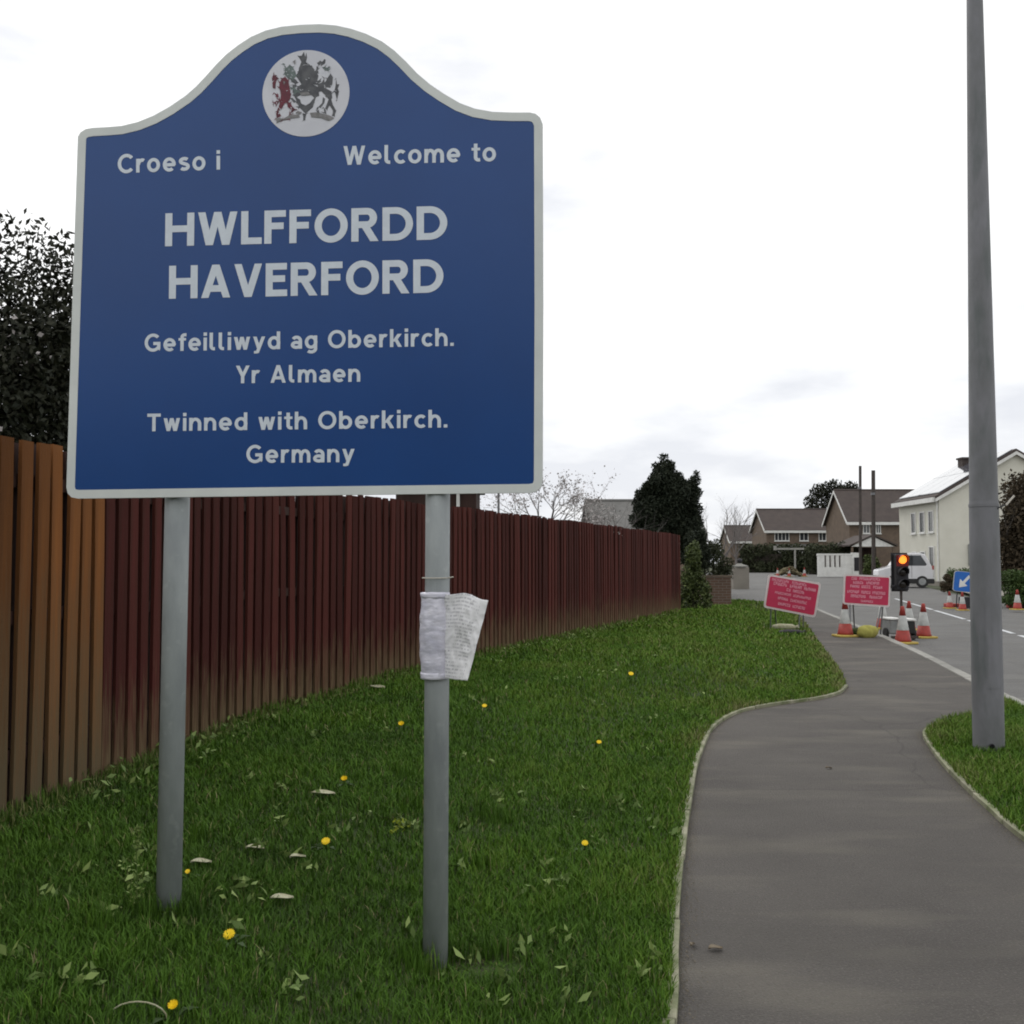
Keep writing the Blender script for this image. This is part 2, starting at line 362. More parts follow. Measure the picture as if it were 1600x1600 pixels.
def hside(p):                   # rise of the lawn away from the footpath
    best = min((Vector(p) - q).length for q in _kl)
    return best
_kl = edgeL + edgeFar
_KA = np.array([[q.x, q.y] for q in resample(_kl, .15)])
def lawn_h_np(x, y):
    d = np.full(x.shape, 1e9)
    for i in range(0, len(_KA), 1): d = np.minimum(d, np.hypot(x - _KA[i, 0], y - _KA[i, 1]))
    t = np.clip((d - .75) / 1.15, 0, 1); hm = .155 + np.clip((y - 5) / 9, 0, 1) * .08
    return .022 + hm * t * t * (3 - 2 * t) + .010 * np.sin(x * 3.1 + y * 1.7) * np.clip(d * 2, 0, 1)
def lawn_h(x, y): return float(lawn_h_np(np.array([x]), np.array([y]))[0])

FENCE = [(-2.80, 1.5), (-2.78, 3.6), (-2.57, 5.15), (-2.36, 6.75), (-2.12, 8.3), (-1.62, 10.0), (-1.05, 11.8), (-.45, 13.4), (.55, 16.0), (2.0, 19.8), (4.15, 25.4)]
fence_line = spline(FENCE, 8)

big = [(-1500, -300), (1500, -300), (1500, 2500), (-1500, 2500)]
gb = MB(); ys = [-300, -50, 0, 20, 45, 60, 80, 100, 130, 200, 400, 2500]
for a, b in zip(ys, ys[1:]):
    za, zb = zg(min(a, 130)) - .16, zg(min(b, 130)) - .16
    gb.add([(-1500, a, za), (1500, a, za), (1500, b, zb), (-1500, b, zb)], [(0, 1, 2, 3)])
gb.build('ground', M['field'])['kind'] = 'structure'
road_poly = [(2.2, -4)] + [tuple(p) for p in kerb[1:]] + [(7.5, 34.0), (2, 33.8), (-8, 33.5), (-8, 55), (8, 55), (14, 62), (16, 80), (15, 97), (33, 97), (30, 80), (26.5, 68), (23, 56), (20.6, 46), (17.2, 32.5), (12.9, 15), (9.2, 2), (8.0, -4)]
sheet('road', road_poly, lambda x, y: zg(y) - .1, M['road'], 4)
path_poly = [tuple(p) for p in kerb] + [(7.5, 33.9), (5, 33.7), (5.0, 26), (-4, 8), (-4, -4)]
sheet('footpath', path_poly, lambda x, y: 0.0, M['path'], None)
sheet('far_pavement', [(20.9, 46), (22.8, 53), (26.0, 62), (26.8, 68), (31, 80), (60, 80), (60, 46)], lambda x, y: zg(y) - .02, M['paving'], 4)
sheet('right_verge', [(8.3, -4), (9.5, 2), (13.2, 15), (17.5, 32.5), (20.8, 45.6), (60, 45.6), (60, -4)], lambda x, y: zg(y) - .03, M['soil'], 4)
sheet('side_pavement', [(-8, 55.2), (8, 55.2), (13.8, 62.2), (15.8, 80), (14.8, 96), (-8, 96)], lambda x, y: zg(y) - .02, M['paving'], 4)
lawn_poly = [tuple(p) for p in edgeL] + [tuple(p) for p in edgeFar] + [(7.2, 32.8), (5.2, 31), (3.6, 31), (-3, 18), (-5.5, 8), (-5.5, -3)]
sheet('lawn', lawn_poly, lawn_h, M['soil'], .3)
verge_poly = [tuple(p) for p in edgeR] + [(2.3, -4 + .2), (3.35, 2), (5.06, 10.2)]
sheet('grass_verge', verge_poly, lambda x, y: .018, M['soil'], .6)

# white centre line, edge markings
def strip(name, a, b, wd, z, m):
    a, b = Vector(a), Vector(b); n = Vector((-(b - a).y, (b - a).x)).normalized() * wd / 2
    k = max(1, int((b - a).length / 3)); mb = MB()
    for i in range(k):
        p, q = a + (b - a) * i / k, a + (b - a) * (i + 1) / k
        mb.add([(p.x - n.x, p.y - n.y, zg(p.y) + z), (p.x + n.x, p.y + n.y, zg(p.y) + z), (q.x + n.x, q.y + n.y, zg(q.y) + z), (q.x - n.x, q.y - n.y, zg(q.y) + z)], [(0, 1, 2, 3)])
    o = mb.build(name, m); o['kind'] = 'structure'; return o
c0, c1 = G(1600, 995, -.1), G(1478, 959, -.1); dv = (c1 - c0).normalized()
for k in range(-3, 4):
    p = c0 + dv * (k * 6.0 + 1.0); strip('centre_line_marking', p[:2], (p + dv * 5.4)[:2], .12, -.095, M['white_line'])
for (x0, x1, y) in [(-2, 4.4, 36.6), (5.2, 7.8, 36.5), (-3, 8.5, 44.5), (8.9, 10.2, 38.0)]:
    strip('junction_marking', (x0, y), (x1, y + .2), .28, -.095, M['white_line'])

# kerb and path edgings, stone by stone
def stones(root_name, label, line, length, half, z0, z1, m, piece, jitter=.004, side=0.0):
    root = bpy.data.objects.new(root_name, None); COL.objects.link(root); root['kind'] = 'structure'; root['label'] = label
    pts = resample(line, length)
    fine = resample(line, length / 6)
    for i in range(len(pts) - 1):
        a, b = pts[i], pts[i + 1]
        seg = [a] + [fine[j] for j in range(i * 6 + 1, min(i * 6 + 6, len(fine)))] + [b]
        dz = random.uniform(-jitter, jitter); vs = []; off = random.uniform(-jitter, jitter) + side
        gap = .006
        for j, p in enumerate(seg):
            q0 = seg[max(0, j - 1)]; q1 = seg[min(len(seg) - 1, j + 1)]; t = (q1 - q0).normalized(); n = Vector((-t.y, t.x))
            p = p + t * (gap if j == 0 else -gap if j == len(seg) - 1 else 0)
            for s in (-1, 1):
                for z in (z0, z1): vs.append((p.x + n.x * (s * half + off), p.y + n.y * (s * half + off), z + (dz if z == z1 else 0)))
        fs = []
        for j in range(len(seg) - 1):
            k = j * 4; fs += [(k + 1, k + 5, k + 7, k + 3), (k, k + 4, k + 5, k + 1), (k + 2, k + 3, k + 7, k + 6)]
        k = (len(seg) - 1) * 4; fs += [(0, 1, 3, 2), (k, k + 2, k + 3, k + 1)]
        mb = MB(); mb.add(vs, fs); mb.build(piece, m, root, bevel=.004 if half < .04 else .012)
    return root
stones('left_path_edging', 'narrow concrete edging between lawn and footpath', edgeL, .915, .019, -.05, .030, M['concrete'], 'edging_stone')
stones('right_path_edging', 'narrow concrete edging round the lamp post verge', edgeR[16:], .7, .019, -.05, .030, M['concrete'], 'edging_stone')
stones('road_kerb', 'pale concrete road kerb beside the footpath', kerb, .915, .07, -.12, .012, M['kerb'], 'kerb_stone', side=-.05)
stones('side_road_kerb', 'pale kerb at the mouth of the side road', [Vector((7.3, 33.95)), Vector((2, 33.75)), Vector((-1, 33.6))], .915, .075, -.12, .03, M['white_line'], 'kerb_stone', .015)

# ------------------------------------------------------------------ the town sign
A = D(847, 600, 3.65); B = D(108, 600, 3.76)
Ux = Vector((A.x - B.x, A.y - B.y, 0)).normalized(); Nn = Vector((Ux.y, -Ux.x, 0))   # Nn faces the camera
if Nn.y > 0: Nn = -Nn
P0 = Vector((B.x, B.y, 0))
def SB(px, py, w_=0.0):          # pixel -> point on the board plane, lifted w_ towards the road
    d = ray(px, py); t = (P0 - EYE).dot(Nn) / d.dot(Nn); return EYE + d * t + Nn * w_
sign_root = empty('town_sign', (-.75, 3.73, .08), 'blue town name sign with a curved top, white border and crest on two grey posts', 'sign')
OL = [(122, 214), (126, 207), (134, 202), (145, 200), (165, 199), (190, 197), (215, 191), (240, 181), (265, 167), (290, 150), (306, 136), (322, 119), (338, 101), (354, 85), (372, 71), (392, 58), (415, 48), (440, 42), (470, 39), (500, 38),
      (525, 40), (548, 45), (572, 53), (597, 65), (616, 79), (634, 96), (652, 115), (672, 132), (694, 147), (718, 161), (742, 170), (770, 175), (800, 176), (828, 176), (837, 178), (844, 184), (848, 194),
      (849, 480), (848, 752), (845, 762), (838, 768), (828, 770), (480, 774), (122, 779), (112, 777), (106, 771), (104, 762), (113, 480)]
outline = [SB(*p) for p in OL]
cen = sum(outline, Vector()) / len(outline)
def inset(pts, d):
    n = len(pts); out_ = []
    for i in range(n):
        a, b, c = pts[i - 1], pts[i], pts[(i + 1) % n]
        t1 = (b - a).normalized(); t2 = (c - b).normalized(); n1_ = Nn.cross(t1); n2_ = Nn.cross(t2); m_ = (n1_ + n2_)
        m_ = m_ / max(.6, m_.dot(n1_)) if m_.length > 1e-6 else n1_
        out_.append(b + m_ * d)
    return out_
t_in = inset(outline, .03)
sgn = 1 if (t_in[0] - cen).length < (outline[0] - cen).length else -1
inner = inset(outline, .0315 * sgn); inner2 = inset(outline, .0300 * sgn)
o0 = sign_root.location
MB(o0).prism([p - Nn * .004 for p in outline], -Nn * .014).build('backing_plate', M['alu'], sign_root, bevel=.002)
MB(o0).prism([p for p in inner2], -Nn * .0035).build('blue_face', M['blue'], sign_root)
bb = MB(o0); n_ = len(outline); fr = [p + Nn * .0015 for p in outline]; fi = [p + Nn * .0015 for p in inner]; rb = [p - Nn * .0038 for p in outline]; ib = [p - Nn * .0038 for p in inner]
bb.add(fr + fi + rb + ib, [(i, (i + 1) % n_, n_ + (i + 1) % n_, n_ + i) for i in range(n_)] + [(i, 2 * n_ + i, 2 * n_ + (i + 1) % n_, (i + 1) % n_) for i in range(n_)] + [(n_ + i, n_ + (i + 1) % n_, 3 * n_ + (i + 1) % n_, 3 * n_ + i) for i in range(n_)])
bb.build('border', M['border'], sign_root)
# posts
POST_R = .0445
postL = (D(277, 790, 3.80), D(263, 1426, 3.78)); postR = (D(684, 790, 3.725), D(680, 1508, 3.715))
for nm, (t_, f_) in (('l', postL), ('r', postR)):
    x, y = (t_.x + f_.x) / 2, (t_.y + f_.y) / 2
    f_ = Vector((f_.x, f_.y, f_.z - .12)); t2 = f_ + (t_ - f_) * ((2.95 - f_.z) / (t_.z - f_.z)); back = Vector((0, POST_R * .0, 0))
    mb = MB(o0); mb.tube(f_ , t2, POST_R, POST_R, 28, cap=True); po = mb.build('post', M['galv'], sign_root, smooth=True)
    c = MB(o0); c.tube(t2, t2 + Vector((0, 0, .02)), POST_R + .003, POST_R - .002, 24); c.build('post_cap', M['black'], po)
    for zz in (1.86, 2.75):
        q = f_ + (t_ - f_) * ((zz - f_.z) / (t_.z - f_.z))
        c = MB(o0); c.tube(q - Vector((0, 0, .018)), q + Vector((0, 0, .018)), POST_R + .003, POST_R + .003, 24); c.build('clip', M['alu'], po)
for zz in (1.86, 2.75):
    a = P0 + Ux * .12 + Vector((0, 0, zz)) - Nn * .019; b = P0 + Ux * 1.62 + Vector((0, 0, zz)) - Nn * .019
    mb = MB(o0); mb.prism([a, b, b + Vector((0, 0, .035)), a + Vector((0, 0, .035))], -Nn * .012); mb.build('stiffening_channel', M['alu'], sign_root)

# lettering
SW = .195                          # stroke width, cap height 1
def arc_pts(cx, cy, rx, ry, a0, a1, n=18): return [(cx + rx * math.cos(R(a0 + (a1 - a0) * k / n)), cy + ry * math.sin(R(a0 + (a1 - a0) * k / n))) for k in range(n + 1)]
def glyph(ch, w):
    """list of ('p', points, closed) ribbons, ('s', x0, y0, x1, y1) slants with level ends, ('q', x0, y0, x1, y1) bars; and the width"""
    h = w / 2; X = .73
    V = lambda x, a=0, b=1: ('q', x - h, a, x + h, b)
    B = lambda y, a, b: ('q', a, y - h, b, y + h)
    def bowl(cx, rx): return ('p', arc_pts(cx, X / 2, rx, X / 2 - h + .012, 0, 360, 28)[:-1], True)
    def arch(x0, x1, a1=0, foot=0): 
        cx, rx = (x0 + x1) / 2, (x1 - x0) / 2
        return ('p', arc_pts(cx, .38, rx, X - h - .38 + .01, 176, a1, 14) + ([(x1, foot)] if a1 == 0 else []), False)
    g = {
     'H': ([V(h), V(.72), B(.52, h + h, .72 - h)], .72 + h), 'L': ([V(h), B(h, w, .58)], .58), 'F': ([V(h), B(1 - h, w, .60), B(.53, w, .54)], .60),
     'E': ([V(h), B(1 - h, w, .60), B(.53, w, .55), B(h, w, .61)], .61), 'T': ([B(1 - h, 0, .70), V(.35, 0, 1 - w)], .70),
     'O': ([('p', arc_pts(.46, .5, .46 - h, .5 - h + .014, 0, 360, 36)[:-1], True)], .92),
     'C': ([('p', arc_pts(.45, .5, .45 - h, .5 - h + .014, 42, 318, 30), False)], .80),
     'G': ([('p', arc_pts(.45, .5, .45 - h, .5 - h + .014, 44, 318, 30) + [(.45 + .29, .20), (.76, .36)], False), B(.45, .46, .84), ('q', .84 - w, .12, .84, .45 - h)], .86),
     'D': ([('p', [(h, h), (h, 1 - h), (.36, 1 - h)] + arc_pts(.36, .5, .38, .5 - h, 82, -82, 20) + [(.36, h)], True)], .84),
     'R': ([V(h), ('p', [(w, 1 - h), (.44, 1 - h)] + arc_pts(.44, .70, .17, .30 - h, 80, -80, 14) + [(.44, .40 + h), (w, .40 + h)], False), ('s', .40, .42, .64, 0)], .76),
     'A': ([('s', .11, 0, .42, 1), ('s', .73, 0, .42, 1), B(.28, .20, .64)], .84), 'V': ([('s', .11, 1, .40, 0), ('s', .69, 1, .40, 0)], .80),
     'W': ([('s', .11, 1, .33, 0), ('s', .56, 1, .33, 0), ('s', .56, 1, .79, 0), ('s', 1.01, 1, .79, 0)], 1.12),
     'Y': ([('s', .11, 1, .38, .40), ('s', .65, 1, .38, .40), V(.38, 0, .42)], .76),
     'o': ([bowl(.33, .33 - h)], .66), 'c': ([('p', arc_pts(.33, X / 2, .33 - h, X / 2 - h + .012, 45, 315, 22), False)], .56),
     'e': ([('p', arc_pts(.33, X / 2, .33 - h, X / 2 - h + .012, -8, 312, 26), False), B(.35, .14, .62)], .66),
     'n': ([V(h, 0, X), arch(h + .02, .54)], .54 + h), 'h': ([V(h, 0, 1), arch(h + .02, .54)], .54 + h),
     'm': ([V(h, 0, X), arch(h + .02, .48), arch(.50, .88)], .88 + h), 'r': ([V(h, 0, X), arch(h + .02, .50, 62)], .46),
     'd': ([bowl(.33, .33 - h), V(.56, 0, 1)], .56 + h), 'b': ([bowl(.33, .33 - h), V(h, 0, 1)], .66),
     'g': ([bowl(.33, .33 - h), V(.56, 0, X), ('p', [(.56, .02), (.56, -.02)] + arc_pts(.34, -.02, .22, .17, 0, -140, 12)[1:], False)], .56 + h),
     'a': ([('p', [(.50, 0), (.50, .42)] + arc_pts(.30, .44, .20, X - h - .44 + .01, 0, 150, 12)[1:], False), ('p', arc_pts(.29, .22, .20, .14, 0, 360, 22)[:-1], True)], .50 + h),
     'i': ([V(h, 0, X), ('q', 0, .83, w, 1.02)], w), 'l': ([('p', [(h, 1), (h, .24)] + arc_pts(h + .14, .24, .14, .24 - h, 180, 270, 6)[1:] + [(h + .20, h)], False)], .34),
     't': ([('p', [(.20, .95), (.20, .24)] + arc_pts(.34, .24, .14, .24 - h, 180, 275, 6)[1:] + [(.42, h + .01)], False), ('q', 0, X - w * .8, .20 - h, X), ('q', .20 + h, X - w * .8, .42, X)], .44),
     'f': ([('p', [(.19, 0), (.19, .76)] + arc_pts(.33, .78, .14, 1 - h - .78, 180, 85, 6)[1:] + [(.42, 1 - h)], False), ('q', 0, X - w * .8, .19 - h, X), ('q', .19 + h, X - w * .8, .40, X)], .43),
     'w': ([('s', .10, X, .26, 0), ('s', .43, X, .26, 0), ('s', .43, X, .61, 0), ('s', .77, X, .61, 0)], .87),
     'y': ([('s', .10, X, .31, .06), ('s', .55, X, .22, -.20), ('q', .06, -.22, .24, -.22 + w * .8)], .64),
     'k': ([V(h, 0, 1), ('s', .20, .30, .50, X), ('s', .30, .42, .52, 0)], .62),
     's': ([('p', arc_pts(.29, .52, .19, .125, 35, 180, 10) + arc_pts(.29, .52, .19, .125, 180, 235, 4)[1:] + arc_pts(.29, .225, .19, .135, 62, -145, 14), False)], .56),
     '.': ([('q', 0, 0, w, w)], w)}
    return g[ch]
def ribbon(pts, closed, w):
    n = len(pts); P = [Vector(p) for p in pts]; lf, rt = [], []
    for i in range(n):
        a = P[i - 1] if (closed or i) else None; c = P[(i + 1) % n] if (closed or i < n - 1) else None
        t1 = (P[i] - a).normalized() if a is not None else None; t2 = (c - P[i]).normalized() if c is not None else None
        if t1 is None: t1 = t2
        if t2 is None: t2 = t1
        n1_ = Vector((-t1.y, t1.x)); n2_ = Vector((-t2.y, t2.x)); m_ = n1_ + n2_; m_ = m_ / max(.5, m_.dot(n1_))
        lf.append(P[i] + m_ * w / 2); rt.append(P[i] - m_ * w / 2)
    k = n if closed else n - 1
    return lf + rt, [(i, (i + 1) % n, n + (i + 1) % n, n + i) for i in range(k)]
def lettering(body, x0, y0, x1, y1, top, gap=.14, root=sign_root, sw=.178):
    """left foot of the first letter at pixel (x0,y0), right foot of the last at (x1,y1), cap top at row top"""
    runs = []; x = 0; k = 0
    for ch in body:
        if ch == ' ': x += .42; continue
        shapes, wd = glyph(ch, sw)
        for sh in shapes:
            if sh[0] == 'p': vs, fs = ribbon(sh[1], sh[2], sw); vs = [(v.x, v.y) for v in vs]
            elif sh[0] == 'q': _, a, b, c, d = sh; vs = [(a, b), (c, b), (c, d), (a, d)]; fs = [(0, 1, 2, 3)]
            else:
                _, xa, ya, xb, yb = sh; th = sw / 2 * min(1.35, math.hypot(xb - xa, yb - ya) / abs(yb - ya)); vs = [(xa - th, ya), (xa + th, ya), (xb + th, yb), (xb - th, yb)]; fs = [(0, 1, 2, 3)]
            k += 1; runs.append(([(x + p, q) for p, q in vs], fs, .0010 + .00004 * (k % 7)))
        x += wd + gap * (.7 if ch in 'rfYtL' else 1)
    right = x - gap
    a, b, t_ = SB(x0, y0), SB(x1, y1), SB(x0, top); ax = b - a; sx = ax.length / right; ax.normalize(); sy = (t_ - a).length; upv = Nn.cross(ax)
    if upv.z < 0: upv = -upv
    mb = MB(o0)
    for vs, fs, w_ in runs: mb.add([a + ax * (p * sx) + upv * (q * sy) + Nn * w_ for p, q in vs], fs)
    o = mb.build('lettering', M['letter'], root); o['label'] = f'white words "{body}"'; o['kind'] = 'stuff'; return o
lettering('Croeso i', 184, 271, 344, 265, 241.5)
lettering('Welcome to', 536, 258, 775, 252, 228.5)
lettering('HWLFFORDD', 258, 385, 699, 374, 333.5, .10, sw=.20)
lettering('HAVERFORD', 264, 467, 693, 457, 415.5, .10, sw=.20)
lettering('Gefeilliwyd ag Oberkirch.', 226, 549.5, 709, 540.5, 522)
lettering('Yr Almaen', 368, 599, 563, 596.5, 571.5)
lettering('Twinned with Oberkirch.', 230, 674, 699, 668, 646.5)
lettering('Germany', 385, 723.5, 554, 722, 695.5)

# crest
cc = SB(478, 146); rr = (SB(546, 146) - SB(410, 146)).length / 2
disc = MB(o0); disc.prism([cc + Ux * rr * math.cos(k / 32 * math.pi) + Vector((0, 0, 1)) * rr * math.sin(k / 32 * math.pi) + Nn * .0015 for k in range(64)], -Nn * .0014)
disc = disc.build('crest_disc', M['crest_white'], sign_root)
CR = {'crest_dark': [
 [(690,400),(770,370),(860,380),(900,450),(960,520),(940,600),(880,640),(960,680),(930,760),(860,740),(800,760),(720,740),(680,690),(720,640),(670,560),(640,520),(680,470)],
 [(755,190),(775,260),(790,200),(800,270),(785,330),(830,370),(760,365),(690,410),(720,330),(690,270),(660,240),(720,250)],
 [(940,350),(980,310),(1010,330),(1040,290),(1060,300),(1050,350),(1000,385),(960,370)],
 [(620,800),(700,850),(720,910),(780,935),(840,900),(870,860),(930,800),(880,960),(780,1050),(690,960)],
 [(600,650),(640,640),(700,700),(680,780),(600,760)], [(560,830),(600,830),(650,880),(620,900)],
 [(1125,490),(1160,540),(1150,640),(1120,690),(1060,680),(1000,640),(1060,600),(1080,560)],
 [(960,660),(1050,690),(1140,740),(1150,830),(1120,880),(1060,800),(1000,740),(920,755)],
 [(1100,850),(1140,860),(1160,930),(1200,1000),(1180,1090),(1150,1080),(1160,1010),(1110,930),(1080,1000),(1050,980),(1080,900)],
 [(1020,820),(1050,840),(1040,900),(990,970),(950,960),(1010,900)],
 [(1205,560),(1215,640),(1250,640),(1225,700),(1245,740),(1215,860),(1190,760),(1170,740),(1190,700)],
 [(930,390),(960,400),(940,450),(970,500),(930,470)],[(860,590),(900,610),(980,580),(1000,600),(930,650),(870,640)][::-1],
 [(740,1050),(790,1050),(775,1130),(755,1130)], [(640,690),(700,650),(880,690),(960,740),(970,800),(900,830),(860,790),(710,790),(640,830),(600,790)], [(560,560),(640,570),(680,620),(640,640),(590,610)], [(880,470),(940,440),(960,470),(900,540)], [(1040,560),(1000,620),(940,640),(960,690),(1040,680)], [(930,1010),(960,1000),(985,1060),(950,1060)],[(1030,960),(1060,1000),(1070,1060),(1040,1040)]],
 'crest_green': [[(480,360),(510,420),(560,370),(600,400),(640,470),(650,520),(610,580),(540,560),(480,500),(500,450)], [(1040,410),(1100,410),(1090,450),(1060,440)], [(590,700),(640,690),(690,740),(640,770)]],
 'crest_red': [[(450,560),(500,540),(540,590),(560,700),(580,780),(560,860),(520,900),(470,890),(430,860),(440,760),(410,690),(420,620)],
 [(340,520),(380,520),(400,560),(370,600),(360,700),(325,690),(315,560)], [(345,760),(400,790),(430,860),(380,930),(330,900),(380,870),(380,820)],
 [(430,880),(495,895),(450,980),(400,1010),(440,1080),(380,1120),(370,1050),(400,970)], [(520,890),(570,900),(600,960),(640,990),(600,1020),(540,960)], [(560,1040),(590,1060),(560,1130),(460,1140),(530,1110)]],
 'crest_scroll': [[(370,1105),(470,1120),(580,1060),(690,1065),(700,1100),(600,1112),(450,1140),(380,1185)], [(840,1040),(920,1030),(1100,1070),(1180,1110),(1100,1150),(1000,1110),(860,1095)], [(670,1010),(730,1030),(700,1060),(640,1040)],
 [(470,600),(500,610),(480,650)], [(640,300),(600,330),(640,370)], [(700,760),(820,750),(850,790),(720,800)]]}
h_ = .0018
for k, polys in CR.items():
    mb = MB(o0)
    for pl in polys:
        h_ += .00003; pts = [SB(390 + x / 8.889, 60 + y / 8.889, h_) for x, y in pl]
        mb.add(pts, [tuple(range(len(pts)))])
    rr_ = random.Random(3)
    if k != 'crest_scroll':
        for _ in range(70):             # hatching of the heraldic figures
            pl = rr_.choice(polys); x, y = rr_.choice(pl); an = rr_.uniform(0, 6.28); ln = rr_.uniform(18, 60); wd = rr_.uniform(4, 10)
            dx, dy = math.cos(an) * ln, math.sin(an) * ln; nx, ny = -math.sin(an) * wd, math.cos(an) * wd; h_ += .000004
            mb.add([SB(390 + a_ / 8.889, 60 + b_ / 8.889, h_) for a_, b_ in ((x + nx, y + ny), (x - nx, y - ny), (x + dx, y + dy))], [(0, 1, 2)])
    mb.build('crest_figure', M[k], disc)['kind'] = 'stuff'
mb = MB(o0); rr_ = random.Random(5)
for _ in range(60):
    k = rr_.choice(['crest_dark', 'crest_red', 'crest_green']); pl = rr_.choice(CR[k]); x = sum(p[0] for p in pl) / len(pl) + rr_.uniform(-60, 60); y = sum(p[1] for p in pl) / len(pl) + rr_.uniform(-60, 60)
    an = rr_.uniform(0, 6.28); ln = rr_.uniform(15, 45); wd = rr_.uniform(4, 9); dx, dy = math.cos(an) * ln, math.sin(an) * ln; nx, ny = -math.sin(an) * wd, math.cos(an) * wd; h_ += .000003
    mb.add([SB(390 + a_ / 8.889, 60 + b_ / 8.889, h_ + .0002) for a_, b_ in ((x + nx, y + ny), (x - nx, y - ny), (x + dx, y + dy))], [(0, 1, 2)])
mb.build('crest_highlight', M['crest_white'], disc)['kind'] = 'stuff'

# ------------------------------------------------------------------ paper notice taped round the right post
pm = bpy.data.materials.new('printed_paper_in_plastic'); pm.use_nodes = True; t = pm.node_tree; b = t.nodes['Principled BSDF']
b.inputs['Roughness'].default_value = .3; b.inputs['Base Color'].default_value = (.6, .6, .6, 1)
uvn = N('ShaderNodeUVMap', t); sx = N('ShaderNodeSeparateXYZ', t); t.links.new(uvn.outputs[0], sx.inputs[0])
fl = N('ShaderNodeMath', t, operation='MULTIPLY'); fl.inputs[1].default_value = 24; t.links.new(sx.outputs[1], fl.inputs[0])
fr_ = N('ShaderNodeMath', t, operation='FRACT'); t.links.new(fl.outputs[0], fr_.inputs[0])
gt = N('ShaderNodeMath', t, operation='GREATER_THAN'); gt.inputs[1].default_value = .5; t.links.new(fr_.outputs[0], gt.inputs[0])
flo = N('ShaderNodeMath', t, operation='FLOOR'); t.links.new(fl.outputs[0], flo.inputs[0])
cx = N('ShaderNodeCombineXYZ', t); mu = N('ShaderNodeMath', t, operation='MULTIPLY'); mu.inputs[1].default_value = 26; t.links.new(sx.outputs[0], mu.inputs[0])
t.links.new(mu.outputs[0], cx.inputs[0]); t.links.new(flo.outputs[0], cx.inputs[1])
nn = N('ShaderNodeTexNoise', t); nn.inputs['Scale'].default_value = 1.0; nn.inputs['Detail'].default_value = 3; t.links.new(cx.outputs[0], nn.inputs[0])
g2 = N('ShaderNodeMath', t, operation='GREATER_THAN'); g2.inputs[1].default_value = .47; t.links.new(nn.outputs[0], g2.inputs[0])
n3 = N('ShaderNodeTexNoise', t); n3.inputs['Scale'].default_value = 3.1; t.links.new(uvn.outputs[0], n3.inputs[0])
g3 = N('ShaderNodeMapRange', t); g3.inputs[1].default_value = .36; g3.inputs[2].default_value = .50; t.links.new(n3.outputs[0], g3.inputs[0])
m1 = N('ShaderNodeMath', t, operation='MULTIPLY'); t.links.new(gt.outputs[0], m1.inputs[0]); t.links.new(g2.outputs[0], m1.inputs[1])
m2 = N('ShaderNodeMath', t, operation='MULTIPLY'); t.links.new(m1.outputs[0], m2.inputs[0]); t.links.new(g3.outputs[0], m2.inputs[1])
xr = N('ShaderNodeMath', t, operation='LESS_THAN'); xr.inputs[1].default_value = .86; t.links.new(sx.outputs[0], xr.inputs[0])
m3 = N('ShaderNodeMath', t, operation='MULTIPLY'); t.links.new(m2.outputs[0], m3.inputs[0]); t.links.new(xr.outputs[0], m3.inputs[1])
m4 = N('ShaderNodeMath', t, operation='MULTIPLY'); m4.inputs[1].default_value = .6; t.links.new(m3.outputs[0], m4.inputs[0])
mx = N('ShaderNodeMix', t, data_type='RGBA'); mx.inputs[6].default_value = (.82, .82, .84, 1); mx.inputs[7].default_value = (.36, .36, .40, 1)
t.links.new(m4.outputs[0], mx.inputs[0]); t.links.new(mx.outputs[2], b.inputs['Base Color'])
M['paper'] = pm
M['plastic'] = mat('clear_tape_wrinkled', (.78, .77, .86), (.52, .52, .62), 9, .2, .3, 22, stretch=(1, 1, 2.2), spec=.6)
pc = D(680, 990, 3.715); notice = empty('paper_notice', (pc.x, pc.y, .9), 'crumpled white paper notice in plastic taped round the right sign post', 'notice')
def surf(fn, nu, nv, name, m, parent, origin, solid=.0006, uv=True):
    vs = [fn(i / nu, j / nv) - Vector(origin) for j in range(nv + 1) for i in range(nu + 1)]
    fs = [(j * (nu + 1) + i, j * (nu + 1) + i + 1, (j + 1) * (nu + 1) + i + 1, (j + 1) * (nu + 1) + i) for j in range(nv) for i in range(nu)]
    me = bpy.data.meshes.new(name); me.from_pydata([tuple(v) for v in vs], [], fs); me.materials.append(m)
    ul = me.uv_layers.new(name='UVMap')
    for lp in me.loops:
        k = lp.vertex_index; ul.data[lp.index].uv = ((k % (nu + 1)) / nu, (k // (nu + 1)) / nv)
    for p in me.polygons: p.use_smooth = True
    o = bpy.data.objects.new(name, me); COL.objects.link(o); o.parent = parent
    if solid: md = o.modifiers.new('solid', 'SOLIDIFY'); md.thickness = solid
    return o
from mathutils import noise as mnoise
def flap(u, v):
    top = (688 + u * 75, 927 + u * u * 10 + 2 * math.sin(u * 9)); bot = (672 + u * 58, 1057 + u * 7)
    px = bot[0] + (top[0] - bot[0]) * v; py = bot[1] + (top[1] - bot[1]) * v
    dep = 3.715 - POST_R - .006 - .045 * u * u + .018 * math.sin(u * 5 + v * 2)
    p = D(px, py, dep); k = mnoise.noise(Vector((u * 2.2, v * 2.5, 3))) * .012 + abs(mnoise.noise(Vector((u * 7 + v * 3, v * 6, 8)))) * .007 + abs(mnoise.noise(Vector((u * 16, v * 14 - u * 9, 2)))) * .0025
    return p + Vector((k * .3, k, k * .2))
surf(flap, 44, 60, 'printed_sheet', M['paper'], notice, notice.location)
